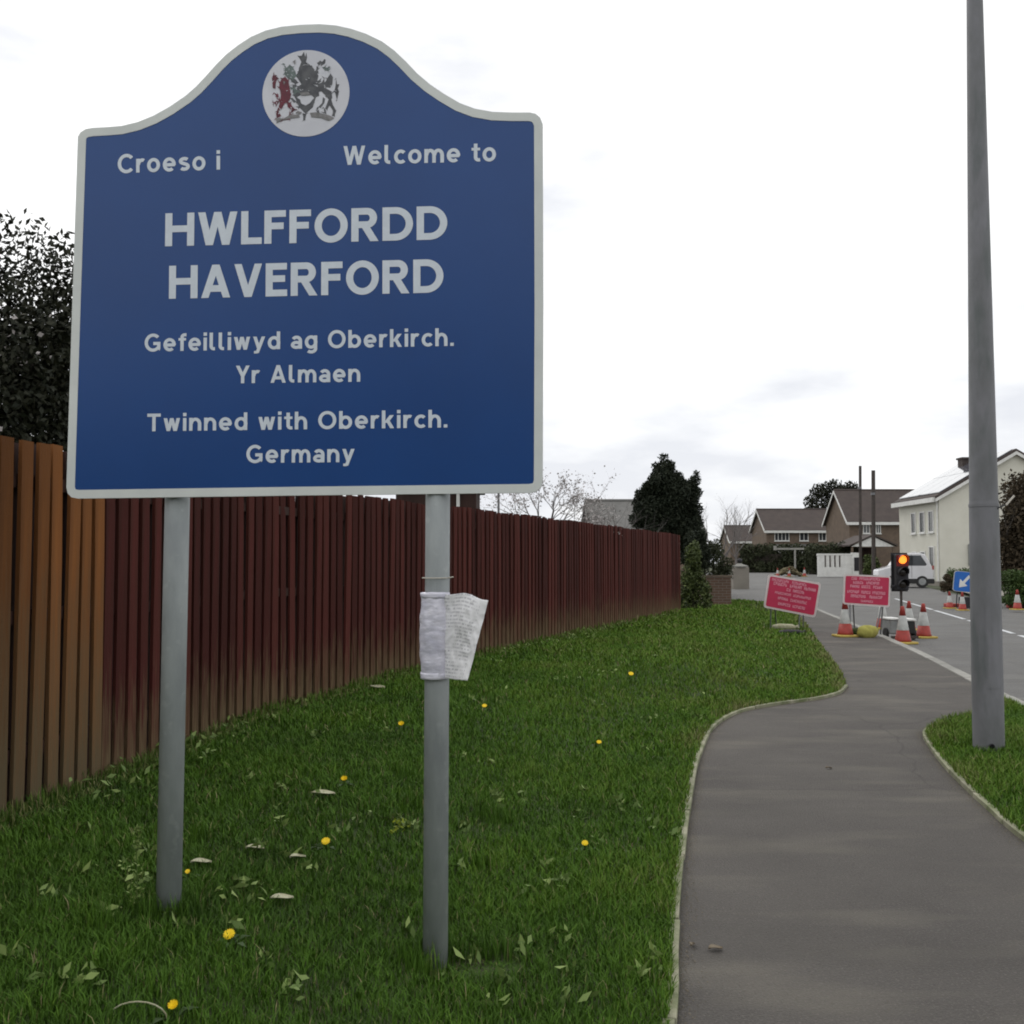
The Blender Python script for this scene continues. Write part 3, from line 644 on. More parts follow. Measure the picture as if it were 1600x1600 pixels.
def wrap(u, v):
    c = D(680 , 925 + (1 - v) * 135, 3.715); an = R(205) + u * R(150) ; r_ = POST_R + .006 + .004 * mnoise.noise(Vector((u * 6, v * 9, 1))) + .010 * (1 - u) * math.sin(v * math.pi)
    edge = .006 * mnoise.noise(Vector((u * 4, v, 5)))
    return Vector((c.x + r_ * math.cos(an), c.y + r_ * math.sin(an), c.z + edge))
surf(wrap, 18, 26, 'plastic_wrap', M['plastic'], notice, notice.location)
def tape(u, v, y0=962, y1=985):
    c = D(680, y0 + (1 - v) * (y1 - y0), 3.715); an = R(160) + u * R(235); r_ = POST_R + .0085 + .002 * mnoise.noise(Vector((u * 9, v * 4, 7)))
    return Vector((c.x + r_ * math.cos(an), c.y + r_ * math.sin(an), c.z))
surf(lambda u, v: tape(u, v, 926, 934), 20, 3, 'tape', M['plastic'], notice, notice.location)
surf(lambda u, v: tape(u, v, 1050, 1060), 20, 3, 'tape', M['plastic'], notice, notice.location)
tie = MB(notice.location); tc_ = D(680, 903, 3.715)
for k in range(20):
    a0, a1 = k / 20 * 2 * math.pi, (k + 1) / 20 * 2 * math.pi
    tie.tube(tc_ + Vector((math.cos(a0), math.sin(a0), 0)) * (POST_R + .002), tc_ + Vector((math.cos(a1), math.sin(a1), 0)) * (POST_R + .002), .0022, n=5)
tie.tube(tc_ + Vector((POST_R, -.01, 0)), tc_ + Vector((POST_R + .022, -.025, .004)), .0025, n=5)
tie.build('cable_tie', M['strap'], notice)

# ------------------------------------------------------------------ lamp post
lp_foot = G(1545, 1172, .02); lx, ly = lp_foot.x, lp_foot.y
lamp = empty('lamp_post', (lx, ly, 0), 'tall tapering grey steel lamp post in the grass verge', 'lamp post')
topv = D(1523, 0, ly); lean = (topv.x - lx) / (topv.z)
rb_ = 22.9 / F * ly; rm = 21.6 / F * ly; rt = 12.2 / F * ly
def LP(z): return Vector((lean * z * .55 if z < 1.95 else lean * z * .55 + (lean * topv.z * .45) * (z - 1.95) / (topv.z - 1.95), 0, z))
m_ = MB()
def rings(mb, prof, n=36):
    for (z0, r0), (z1, r1) in zip(prof, prof[1:]): mb.tube(LP(z0), LP(z1), r0, r1, n, cap=False)
rings(m_, [(-.15, rb_), (.5, rb_), (1.0, rb_ * .985), (1.5, rb_ * .965), (1.90, rm)]); m_.build('base_section', M['galv_dark'], lamp, smooth=True)
m_ = MB(); zt = topv.z; rings(m_, [(1.90, rm), (1.93, rm * .975)] + [(1.93 + (zt - 1.93) * k / 6, rm * .975 + (rt - rm * .975) * k / 6) for k in range(1, 7)] + [(8.0, rt * .7)]); m_.build('shaft', M['galv_dark'], lamp, smooth=True)
m_ = MB(); rings(m_, [(1.885, rm + .0035), (1.905, rm + .0035)]); m_.tube(LP(1.885), LP(1.8851), rm, rm + .0035, 36, cap=False); m_.build('joint_band', M['galv_dark'], lamp, smooth=True)
fo = Vector((.02, 0, 0))                # access door facing the path
m_ = MB()
for i in range(7):
    a0, a1 = R(-118 + i * 8), R(-110 + i * 8); r0 = rb_ + .002
    m_.add([(r0 * math.cos(a0) + LP(z).x, r0 * math.sin(a0), z) if q == 0 else (r0 * math.cos(a1) + LP(z).x, r0 * math.sin(a1), z) for z, q in ((.50, 0), (.50, 1), (1.15, 1), (1.15, 0))], [(0, 1, 2, 3)])
dr = m_.build('access_door', M['galv_dark'], lamp); 
m_ = MB(); m_.tube(Vector((-.03, -rb_ + .006, .07)), Vector((-.03, -rb_ - .006, .065)), .022, .022, 12); m_.build('cable_hole', M['black'], lamp)
m_ = MB(); m_.tube(LP(1.87) + Vector((rm * .6, -rm * .8, 0)), LP(1.87) + Vector((rm + .03, -.06, .03)), .006, n=6)
m_.build('tie_strap', M['black'], lamp)
m_ = MB(); m_.box((-.006, -.006, 0), (.006, .006, .10), Matrix.Translation(LP(1.89) + Vector((rm + .035, -.06, .005))) @ Matrix.Rotation(R(42), 4, 'Y')); m_.build('tie_tail', M['strap'], lamp)
m_ = MB(); q = LP(8.0); m_.tube(q, q + Vector((.3, -.6, .5)), .04, .03, 10); m_.tube(q + Vector((.3, -.6, .5)), q + Vector((.45, -1.2, .55)), .03, .03, 10); arm = m_.build('bracket_arm', M['galv_dark'], lamp)
m_ = MB(); m_.box((q.x + .3, q.y - 1.8, q.z + .48), (q.x + .6, q.y - 1.15, q.z + .6)); m_.build('lantern', M['grey_box'], lamp, bevel=.03)

# ------------------------------------------------------------------ fences
fl_pts = resample(fence_line, .005)
def at_len(s):
    i = min(int(s / .005), len(fl_pts) - 2); p = fl_pts[i]; q = fl_pts[min(i + 12, len(fl_pts) - 1)]; r0 = fl_pts[max(0, i - 12)]
    t_ = (q - r0).normalized(); return p, t_
total = (len(fl_pts) - 1) * .005
H_F = 1.90
variants = []
for k in range(10):
    mb = MB(); hw, th = (.0500 if k < 5 else .070) + (k % 5 - 2) * .0012, .011; rv = random.Random(k)
    prof = [(-hw, -th), (hw, -th), (hw, th), (-hw, th)]; vs = []
    for z, dx in ((-.12, 0), (.6, rv.uniform(-.003, .003)), (1.3, rv.uniform(-.003, .003)), (H_F + rv.uniform(-.006, .006), rv.uniform(-.004, .004))):
        vs += [(x + dx, y + rv.uniform(-.002, .002), z) for x, y in prof]
    fs = [(4 * j + i, 4 * j + (i + 1) % 4, 4 * j + 4 + (i + 1) % 4, 4 * j + 4 + i) for j in range(3) for i in range(4)] + [(3, 2, 1, 0), (12, 13, 14, 15)]
    mb.add(vs, fs); variants.append(mb)
def mesh_of(mb, m, nm):
    o = mb.build(nm, m); me = o.data; bpy.data.objects.remove(o); return me
vm = {k: [mesh_of(v, M[k], 'board') for v in (variants[5:] if k == 'fence_back' else variants[:5])] for k in ('fence_red', 'fence_brown', 'fence_back')}
s_split = None
for i in range(0, len(fl_pts), 4):
    p = fl_pts[i]
    if p.y > 4.5:
        px = 800 + p.x / p.y * F
        if px > 150: s_split = i * .005; break
def fence(name, label, s0, s1, key, gate=None):
    p0, _ = at_len(s0); zz = lawn_h(p0.x, p0.y); root = empty(name, (p0.x, p0.y, zz), label, 'fence')
    s = s0 + .05; i = 0; loc = root.location
    def place(nm, me, s, off, dz, rz=0.0):
        p, t_ = at_len(s); n = Vector((t_.y, -t_.x)); z = lawn_h(p.x, p.y)
        o = bpy.data.objects.new(nm, me); COL.objects.link(o); o.parent = root
        o.location = Vector((p.x + n.x * off, p.y + n.y * off, z + dz)) - loc; o.rotation_euler = (random.gauss(0, .004), random.gauss(0, .003), math.atan2(t_.y, t_.x) + rz)
    while s < s1 - .03:
        place('board', vm[key][random.randrange(5)], s, .036, random.gauss(0, .003), random.gauss(0, .02))
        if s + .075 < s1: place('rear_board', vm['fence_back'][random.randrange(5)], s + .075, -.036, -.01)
        s += .15 + random.uniform(-.006, .006); i += 1
    for zr in (.25, .95, 1.65):
        vs = []; k = int((s1 - s0) / .25) + 1
        for j in range(k + 1):
            p, t_ = at_len(min(s1, s0 + j * (s1 - s0) / k)); n = Vector((t_.y, -t_.x)); z = lawn_h(p.x, p.y)
            for a_, b_ in ((-.0235, 0), (.0235, 0), (.0235, .07), (-.0235, .07)): vs.append(Vector((p.x + n.x * a_, p.y + n.y * a_, z + zr + b_)))
        fs = [(4 * j + i_, 4 * j + (i_ + 1) % 4, 4 * j + 4 + (i_ + 1) % 4, 4 * j + 4 + i_) for j in range(k) for i_ in range(4)]
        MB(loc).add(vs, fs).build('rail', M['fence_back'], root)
    ps = s0 + .1
    while ps < s1:
        p, t_ = at_len(ps); n = Vector((t_.y, -t_.x)); z = lawn_h(p.x, p.y)
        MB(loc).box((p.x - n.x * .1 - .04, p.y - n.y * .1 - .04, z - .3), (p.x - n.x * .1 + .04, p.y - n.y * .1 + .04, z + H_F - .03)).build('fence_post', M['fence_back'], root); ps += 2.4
    return root
fence('brown_timber_fence', 'orange-brown stained vertical board fence at the far left behind the sign', 1.2, s_split, 'fence_brown')
fence('red_timber_fence', 'long dark red stained vertical board fence running behind the lawn', s_split + .02, total, 'fence_red')

# ------------------------------------------------------------------ grass and weeds
def inside(poly, x, y):
    c = np.zeros(len(x), bool); n = len(poly); j = n - 1
    for i in range(n):
        xi, yi = poly[i]; xj, yj = poly[j]
        k = ((yi > y) != (yj > y)) & (x < (xj - xi) * (y - yi) / (yj - yi + 1e-12) + xi); c ^= k; j = i
    return c
fpoly = [tuple(p) for p in fence_line]
FX = np.array([p[0] for p in fpoly]); FY = np.array([p[1] for p in fpoly])
def right_of_fence(x, y, m_=.02): return x > np.interp(y, FY, FX, left=-2.8, right=99 if False else 4.2) + m_
def blades(name, poly, zones, hf, label, tonebias=0.0, fence_side=True):
    P = []; Wd = []; Hh = []
    lp = [tuple(p) for p in poly]
    for (y0, y1, x0, x1, dens, wd, hh) in zones:
        n = int((y1 - y0) * (x1 - x0) * dens); x = RNG.uniform(x0, x1, n); y = RNG.uniform(y0, y1, n)
        # leave out what lies outside the frame
        k = inside(lp, x, y) & (np.abs(x) < y * .515 + .25)
        if fence_side: k &= right_of_fence(x, y) | (y > 25.4)
        x, y = x[k], y[k]; P.append(np.stack([x, y], 1)); Wd.append(np.full(len(x), wd)); Hh.append(np.full(len(x), hh))
    P = np.concatenate(P); Wd = np.concatenate(Wd); Hh = np.concatenate(Hh); n = len(P); x, y = P[:, 0], P[:, 1]
    z = hf(x, y)
    # patchy growth
    def fn(x, y, s, q):
        return (np.sin(x * s + q) * np.sin(y * s * 1.13 + q * 2.1) + np.sin((x + y) * s * .71 + q * 3) * np.sin((x - y) * s * .83 + q)) * .5
    patch = fn(x, y, 2.3, 1) * .5 + fn(x, y, 6.1, 2) * .3 + fn(x, y, 15, 5) * .3
    clump = np.sin(x * 31 + 3 * np.sin(y * 17)) * np.sin(y * 29 + 3 * np.sin(x * 19)); H_ = Hh * (1 + .42 * patch + .25 * clump) * RNG.uniform(.45, 1.45, n)
    an = RNG.uniform(0, 2 * np.pi, n); cs, sn = np.cos(an), np.sin(an); lean_ = RNG.uniform(.1, .95, n) * H_
    la = an + np.pi / 2 + RNG.normal(0, .5, n); lx_, ly_ = np.cos(la) * lean_, np.sin(la) * lean_
    if fence_side:
        for fx, fy in ((postL[1].x, postL[1].y), (postR[1].x, postR[1].y)): H_ = H_ * (1 + 1.1 * (np.hypot(x - fx, y - fy) < .13))
        H_ = H_ * (1 + .8 * ((x - np.interp(y, FY, FX) < .14) & (y < 25)))
        bq = np.hypot((x - bare.x) / .16, (y - bare.y) / .075); H_ = np.where(bq + RNG.normal(0, .2, n) < 1, H_ * .15, H_)
        for q0 in range(9):
            bx_, by_ = rbare.uniform(-1.8, .3), rbare.uniform(3.2, 8); H_ = H_ * (1 + 1.0 * (np.hypot(x - bx_, y - by_) < rbare.uniform(.05, .12)))
    W_ = Wd * RNG.uniform(.6, 1.3, n)
    v0 = np.stack([x - cs * W_ / 2, y - sn * W_ / 2, z - .004], 1); v1 = np.stack([x + cs * W_ / 2, y + sn * W_ / 2, z - .004], 1)
    v2 = np.stack([x + cs * W_ * .4 + lx_ * .35, y + sn * W_ * .4 + ly_ * .35, z + H_ * .6], 1); v3 = np.stack([x - cs * W_ * .4 + lx_ * .35, y - sn * W_ * .4 + ly_ * .35, z + H_ * .6], 1)
    v4 = np.stack([x + lx_, y + ly_, z + H_ * .92], 1)
    co = np.stack([v0, v1, v2, v3, v4], 1).reshape(-1, 3); b_ = np.arange(n)[:, None] * 5
    tri = np.concatenate([b_ + np.array([[0, 1, 2]]), b_ + np.array([[0, 2, 3]]), b_ + np.array([[3, 2, 4]])], 0)
    tone = np.clip(.25 + .34 * patch + .10 * clump + np.clip((y - 4) / 40, 0, .20) + np.clip(x * .05, -.06, .10) + RNG.normal(0, .10, n) + tonebias, 0, .72)  # lighter far and right: fence and tree shading put into the blade tone
    d = np.full(n, 9.0)
    for q in (_KA if fence_side else _RA): d = np.minimum(d, np.hypot(x - q[0], y - q[1]))
    tone += np.clip(.32 - d, 0, .32) * .7
    tone = np.where(RNG.uniform(0, 1, n) < .035, RNG.uniform(.78, 1, n), tone)
    if fence_side:
        dfn = x - np.interp(y, FY, FX); tone = np.where((dfn < .25) & (RNG.uniform(0, 1, n) < .35) & (y < 25), RNG.uniform(.7, .95, n), tone)
    tone = np.tile(tone, 3)
    o = mesh_np(name, co, tri, M['grass'], None, tone, 'stuff'); o['label'] = label; return o
_RA = np.array([[q.x, q.y] for q in resample(edgeR, .15)])
rbare = random.Random(77); bare = G(748, 1518, .02)
blades('lawn_grass', lawn_poly, [(2.6, 4.6, -2.9, 1.2, 16000, .0040, .040), (4.6, 7.5, -3, 2, 8000, .0055, .042), (7.5, 12, -2.4, 4.2, 3600, .008, .045), (12, 18, -1.2, 6, 1500, .013, .05), (18, 33, 0, 9, 550, .024, .055)],
       lawn_h_np, 'green lawn between fence and footpath')
blades('verge_grass', verge_poly, [(4, 11, 1.8, 5.3, 6500, .006, .05)], lambda x, y: np.full(x.shape, .018), 'grass round the foot of the lamp post', .0, False)

def ground_pt(px, py, tries=4):
    z = .05
    for _ in range(tries):
        p = G(px, py, z); z = lawn_h(p.x, p.y) if p.x < 5 and (px < 1330) else .02
    return Vector((p.x, p.y, z))
# low broad-leaved weeds, uncountable
wp = []; wt = []
rw = random.Random(11)
def rosette(px, py, n, sz):
    p = ground_pt(px, py)
    for k in range(n):
        a = rw.uniform(0, 6.28); r_ = rw.uniform(.2, 1) * sz; wp.append((p.x + r_ * math.cos(a), p.y + r_ * math.sin(a), p.z + rw.uniform(.02, .06)))
for _ in range(85): rosette(rw.uniform(0, 1060), rw.uniform(1090, 1590), 7, .06)
for _ in range(60): rosette(rw.uniform(700, 1290), rw.uniform(980, 1130), 7, .12)
for _ in range(70):
    s = rw.uniform(4, total - .5); p, t_ = at_len(s); n = Vector((t_.y, -t_.x)); p = p + n * rw.uniform(.08, .45)
    for k in range(8): wp.append((p.x + rw.gauss(0, .07), p.y + rw.gauss(0, .07), lawn_h(p.x, p.y) + rw.uniform(.02, .10)))
for (px, py) in ((400, 1335), (380, 1395), (620, 1290), (640, 1300), (215, 1390), (230, 1340), (440, 1240)): rosette(px, py, 16, .05)
wpm = inside([tuple(p) for p in lawn_poly], np.array([q[0] for q in wp]), np.array([q[1] for q in wp])); wp = [q for q, k_ in zip(wp, wpm) if k_]
wp = [q for q in wp if (q[0] > np.interp(q[1], FY, FX) + .04 or q[1] > 25)]
leaves('lawn_weeds', np.array(wp), .052, M['leaf_weed'], None, RNG.beta(1.3, 2.2, len(wp)), .42, 0.0, kind='stuff')['label'] = 'broad-leaved weeds scattered through the lawn'

# grit, soil crumbs and dry grass bits washed along the path edges, uncountable
gv = []; gf = []; rg = random.Random(31)
def crumb(x, y, s_):
    b_ = len(gv); a_ = rg.uniform(0, 6.28); e_ = rg.uniform(.35, 1)
    for k in range(3): gv.append((x + s_ * math.cos(a_ + k * 2.1) * (e_ if k else 1), y + s_ * math.sin(a_ + k * 2.1), .0015))
    gv.append((x, y, .002 + s_ * .6)); gf.extend([(b_, b_ + 1, b_ + 3), (b_ + 1, b_ + 2, b_ + 3), (b_ + 2, b_, b_ + 3)])
for line, sgn_ in ((resample(edgeL, .01), 1), (resample(edgeR[16:], .01), 1)):
    for i in range(2, len(line) - 2):
        t_ = (line[i + 1] - line[i - 1]).normalized(); n_l = Vector((t_.y, -t_.x)) * sgn_
        for _ in range(3):
            p_ = line[i] + n_l * (.022 + abs(rg.gauss(0, .035))); crumb(p_.x, p_.y, rg.uniform(.0015, .0055))
pb = path_poly
for _ in range(2600):
    y_ = rg.uniform(2.8, 9); x_ = rg.uniform(.4, 4)
    if np.hypot(_KA[:, 0] - x_, _KA[:, 1] - y_).min() > .05 and x_ > np.interp(y_, _KA[:80, 1], _KA[:80, 0]): crumb(x_, y_, rg.uniform(.001, .0032))
gm = mat('path_grit', (.19, .165, .125), (.07, .06, .045), 60, .9)
mesh_np('path_grit', np.array(gv), np.array(gf), gm, None, None, 'stuff')['label'] = 'grit and soil crumbs along the footpath edges'

# dandelions, one by one
def dandelion(px, py, sz, label, h=.05, closed=False):
    sz *= 1.12; p = ground_pt(px, py + 9); root = empty('dandelion', p, label, 'flower', 'yellow dandelions in the lawn')
    hd = D(px, py, p.y) - p; hd = Vector((hd.x, 0, max(.045, hd.z)))
    MB().tube((0, 0, -.01), hd, .002, .0017, 6).build('stem', M['leaf_green'], root)
    mb = MB(); rv = random.Random(px)
    for ring, (rad, zz, cnt) in enumerate(((sz, 0, 18), (sz * .75, .003, 14), (sz * .45, .006, 10))):
        for k in range(cnt):
            a = k / cnt * 6.283 + rv.uniform(-.1, .1); c, s = math.cos(a), math.sin(a); wd = rad * .2; lift = rad * (.9 if closed else .25)
            tl_ = Matrix.Rotation(R(38), 3, 'X'); hh_ = hd; hd_ = Vector((0, 0, 0)); mb.add([hh_ + tl_ @ q_ for q_ in (Vector((0, 0, zz)), hd_ + Vector((c * rad * .7 - s * wd, s * rad * .7 + c * wd, zz + lift * .6)), hd_ + Vector((c * rad, s * rad, zz + lift)), hd_ + Vector((c * rad * .7 + s * wd, s * rad * .7 - c * wd, zz + lift * .6)))], [(0, 1, 2, 3)])
    mb.build('flower_head', M['dandy'], root)
    mb = MB()
    for k in range(5):
        a = rv.uniform(0, 6.28); c, s = math.cos(a), math.sin(a); l_ = rv.uniform(.05, .09)
        mb.add([(0, 0, .004), (c * l_ * .6 - s * .012, s * l_ * .6 + c * .012, .03), (c * l_, s * l_, .02), (c * l_ * .6 + s * .012, s * l_ * .6 - c * .012, .03)], [(0, 1, 2, 3)])
    mb.build('leaf', M['leaf_green'], root)
for a in [(509, 1321, .019, 'bright yellow dandelion in the grass halfway between the two sign posts'),
          (358, 1472, .019, 'yellow dandelion nearest the camera, below and right of the left sign post'),
          (914, 1323, .016, 'yellow dandelion right of the right sign post, nearer the footpath than the other flowers'),
          (936, 1160, .019, 'yellow dandelion in the middle of the lawn opposite the bend of the footpath'),
          (538, 1222, .017, 'half closed yellow dandelion just left of the right sign post', .05, True),
          (757, 1103, .020, 'small yellow dandelion beneath the paper notice on its right'),
          (627, 1133, .021, 'yellow-green flower by the fence foot, just left of the right post', .05, True),
          (986, 1053, .026, 'yellow flower cluster farthest from the camera, near the red fence'),
          (271, 1588, .014, 'yellow bud at the bottom edge of the photo on the left', .05, True),
          (293, 1371, .010, 'tiny yellow bud close to the foot of the left sign post')]:
    dandelion(*a)
yg = ground_pt(622, 1322); pr = empty('weed_plant', yg, 'small yellow-green leafy weed standing just left of the right sign post', 'weed')
for a_, b_ in (((0, 0, 0), (.005, 0, .075)), ((.005, 0, .075), (-.01, 0, .12)), ((.005, 0, .06), (.035, .01, .10)), ((0, 0, .03), (-.03, 0, .07))): MB().tube(a_, b_, .0022, .0018, 5).build('stem', M['leaf_green'], pr)
lp2 = np.array([[rw.gauss(x_, .012), rw.gauss(0, .012), z_ + rw.gauss(0, .006)] for x_, z_ in ((-.01, .12), (.035, .10), (-.03, .07), (.0, .085), (.02, .12)) for _ in range(9)])
leaves('leaf_cluster', lp2, .022, leafmat('lime_leaf', (.16, .22, .02), (.38, .42, .03)), pr, None, .5, .3, kind='stuff')
# fallen leaves
def fallen(px, py, ln, an, label, z=None, on_path=False):
    p = G(px, py, .004) if on_path else ground_pt(px, py) + Vector((0, 0, .032))
    o = MB(); c, s = math.cos(an), math.sin(an); q = []
    for k in range(9):
        t_ = k / 8; w_ = math.sin(t_ * math.pi) ** .7 * ln * .30; q.append((t_, w_))
    vs = []; fs = []
    for t_, w_ in q:
        x = (t_ - .5) * ln; cz = .004 * math.sin(t_ * 5) + .004
        vs += [(x * c - w_ * s * -1, x * s - w_ * c, cz + .007), (x * c, x * s, cz), (x * c - w_ * s, x * s + w_ * c, cz + .008)]
    for k in range(8):
        b_ = k * 3; fs += [(b_, b_ + 3, b_ + 4, b_ + 1), (b_ + 1, b_ + 4, b_ + 5, b_ + 2)]
    ob = o.add(vs, fs).build('fallen_leaf', M['tan_leaf'] if on_path else M['straw'], None, solid=.0008); ob.location = p; tag(ob, label, 'leaf', 'fallen leaves')
for a in [(314, 1361, .085, .2, 'pale dead leaf in the grass right of the left sign post'), (398, 1338, .08, .1, 'whitish dead leaf in the grass between the sign posts, nearer the left'),
          (505, 1250, .13, 0, 'long straw coloured leaf in the middle of the lawn between the posts'), (590, 1079, .20, -.7, 'pale stick-like leaf at the foot of the red fence'),
          (465, 1352, .07, .4, 'grey-green curled leaf below the brightest dandelion'), (440, 1418, .09, .3, 'pale thin leaf among weeds low between the posts')]: fallen(*a)
for a in [(1118, 1484, .06, .3, 'tan leaf scrap on the asphalt near the left edging at the bottom'), (1082, 1478, .04, 1.2, 'smaller tan scrap on the asphalt beside the left edging'), (1295, 1201, .05, .2, 'pale scrap lying in the middle of the footpath')]: fallen(*a, on_path=True)
# a bent dry stem at the bottom left and a dried seed stalk beside the left post
arc = ground_pt(215, 1592); m_ = MB(arc)
for k in range(10):
    a0, a1 = math.pi * k / 10, math.pi * (k + 1) / 10
    m_.tube(arc + Vector((-.085 * math.cos(a0), 0, .05 * math.sin(a0))), arc + Vector((-.085 * math.cos(a1), 0, .05 * math.sin(a1))), .0022, n=5)
o = m_.build('dry_stem', M['straw']); o.location = arc; tag(o, 'arched dry grass stem at the bottom left edge of the lawn', 'stem')
sp = ground_pt(212, 1425); st = empty('dried_weed', sp, 'dried grey-green seed stalk standing just left of the left sign post', 'weed')
m_ = MB(); pts = [Vector((0, 0, 0)), Vector((.004, 0, .10)), Vector((-.003, .005, .20)), Vector((.003, .0, .305))]
for a_, b_ in zip(pts, pts[1:]): m_.tube(a_, b_, .0028, .002, 6)
m_.build('stem', M['leaf_weed'], st)
tipn = 120; tp = np.array([[random.gauss(.003, .005), random.gauss(0, .005), random.uniform(.235, .31)] for _ in range(tipn // 2)] + [[random.gauss(0, .03), random.gauss(0, .02), random.uniform(.02, .20)] for _ in range(tipn // 2)])
leaves('seed_head', tp, .018, M['leaf_weed'], st, RNG.uniform(.5, 1, tipn), .5, kind='stuff')

# ------------------------------------------------------------------ trees and shrubs behind the fence
def tree_root(name, loc, label, cat='tree', group=None): return empty(name, loc, label, cat, group)
t1 = tree_root('evergreen_shrub', (-4.7, 8.6, 0), 'big dark evergreen shrub rising over the brown fence at the far left')
cl = [(-4.7, 8.6, 2.0, 1.25, 1.1, 1.5), (-4.0, 8.8, 2.1, .75, .8, 1.4), (-5.6, 8.7, 1.9, 1.1, 1.0, 1.5), (-4.5, 8.5, 3.3, .85, .8, .65), (-3.8, 8.9, 3.2, .55, .6, .6), (-5.5, 8.6, 3.2, .9, .9, .9), (-4.1, 8.3, 2.9, .6, .5, .6), (-4.6, 9.6, 2.4, 1.2, .5, 1.3), (-3.8, 9.5, 2.4, .6, .5, 1.1), (-3.6, 8.7, 2.2, .45, .5, .9), (-3.85, 8.9, 4.0, .36, .4, .36), (-4.3, 8.7, 4.15, .42, .4, .36), (-4.1, 8.9, 3.6, .6, .5, .55), (-5.0, 8.7, 4.0, .55, .5, .45), (-3.7, 8.8, 3.4, .4, .4, .5), (-4.4, 9.0, 3.2, 1.0, .6, .9)]
lp_ = blob_points(68000, cl); lp_ = lp_[(lp_[:, 0] < -3.35 + (lp_[:, 2] < 1) * .5)]
leaves('crown', lp_, .070, M['leaf_dark'], t1, None, .45, 0.2, t1.location)
sg = []
for k in range(5): sg += branches((-4.7 + random.gauss(0, .15), 8.6, -.1), (random.gauss(0, .4), random.gauss(0, .2), 1), 1.5, .05, 3, .5, 2, 0, 3, .72)
sg = [s_ for s_ in sg if s_[1].x < -3.4]
tubes_obj('trunk', sg, M['bark'], t1, t1.location)
tips = np.array([list(s_[1]) for s_ in sg if s_[1].z > 2.2]); 
fb = blob_points(70, [(-3.95, 7.9, 2.25, .4, .25, .35), (-4.2, 8.1, 3.2, .6, .3, .4)])
leaves('blossom', fb, .05, M['leaf_blossom'], t1, None, .8, 0, t1.location)

rv = random.Random(21)
b1 = tree_root('bare_blossom_tree', (.55, 20, 0), 'small leafless garden tree with pale buds right of the town sign')
sg = branches((.62, 20, .4), (.05, 0, 1), 1.7, .05, 1, .3, 2, 0, 3, .5, rv)[:3]
base = Vector((.60, 20, 1.85))
for k, dr_ in enumerate([(1, 0, .35), (.8, .2, .8), (.5, -.3, 1), (-.6, 0, .6), (-.2, .2, 1), (1.1, -.1, .1), (.9, .1, .5), (-.5, .2, .25), (.2, 0, 1.1), (1.2, 0, .6), (-.9, .1, .05), (.4, .3, .4), (-.3, -.3, .5), (.7, .3, .15)]):
    sg += branches(base, dr_, .66 if k != 9 else .95, .020, 3, .5, 3, .02, 3, .66, rv)
tubes_obj('trunk', sg, M['twig'], b1, b1.location)
tips = np.array([list(s_[1]) for s_ in sg if s_[3] < .012]); k = RNG.choice(len(tips), min(3200, len(tips)), replace=False)
leaves('blossom', tips[k] + RNG.normal(0, .03, (len(k), 3)), .040, M['leaf_blossom'], b1, None, .8, 0, b1.location)
b1b = tree_root('bare_hazel_tree', (2.35, 24, 0), 'leafless tree with thin upright branches between the pale tree and the conifer')
sg = []
for k in range(7): sg += branches((2.35 + rv.gauss(0, .1), 24, 1.1), (rv.gauss(.1, .45), rv.gauss(0, .2), 1), .95, .02, 3, .38, 2, 0, 3, .62, rv)
tubes_obj('trunk', [(Vector((2.35, 24, -.1)), Vector((2.36, 24, 1.2)), .06, .045)] + sg, M['twig'], b1b, b1b.location)

cf = tree_root('conifer_tree', (4.55, 30, 0), 'dark conifer with a pointed top standing behind the end of the red fence')
cl = []; pw = lambda px, py: D(px, py, 30)
for (px, py, r_) in [(1037, 716, .16), (1036, 735, .28), (1033, 757, .45), (1020, 778, .42), (1050, 775, .5), (1035, 800, .72), (1068, 800, .45), (1085, 752, .2), (1076, 762, .28), (1012, 765, .25), (1003, 772, .2), (1015, 805, .42), (1070, 830, .5), (1045, 835, .6), (1078, 850, .5), (1025, 835, .45), (1000, 795, .22), (1085, 795, .25), (1090, 740, .12), (1035, 745, .36), (1048, 752, .38), (1024, 765, .36), (1060, 765, .38), (1075, 780, .35), (1008, 785, .32), (1000, 812, .32), (1084, 815, .3), (1085, 770, .25), (1028, 728, .16), (1044, 728, .18)]:
    p = pw(px, py); cl.append((p.x, 30 + random.gauss(0, .15), p.z, r_, r_, r_ * .9))
cpts = blob_points(60000, cl); leaves('crown', cpts, .115, M['leaf_conifer'], cf, None, .35, .6, cf.location)
MB(cf.location).tube((4.55, 30, -.1), (4.5, 30, 3.9), .14, .03, 8).build('trunk', M['bark'], cf)

def shrub(name, label, px0, px1, py0, py1, dep, m, n, size, cat='shrub', zb=0.0, group=None, rows=3, trunk=True):
    a = D(px0, py0, dep); b = D(px1, py1, dep); cx_, w_ = (a.x + b.x) / 2, (b.x - a.x); z1, z0 = a.z, max(b.z, zb)
    r = tree_root(name, (cx_, dep, z0), label, cat, group); cl = []
    for i in range(rows):
        for j in range(3):
            tw = (1, .92, .55)[j]; cl.append(((a.x + b.x) / 2 + w_ * tw * (.56 * i / max(1, rows - 1) - .28) + random.gauss(0, w_ * .06), dep + random.gauss(0, w_ * .12), z0 + (z1 - z0) * (.2 + .28 * j) + random.gauss(0, .05), w_ * random.uniform(.18, .27), w_ * .3, (z1 - z0) * random.uniform(.18, .25)))
    leaves('foliage', blob_points(n, cl), size, m, r, None, .55, .2, r.location)
    if trunk: MB(r.location).tube((cx_, dep, z0 - .1), (cx_, dep, z0 + (z1 - z0) * .6), w_ * .04 + .01, w_ * .02, 6).build('stem', M['bark'], r)
    return r
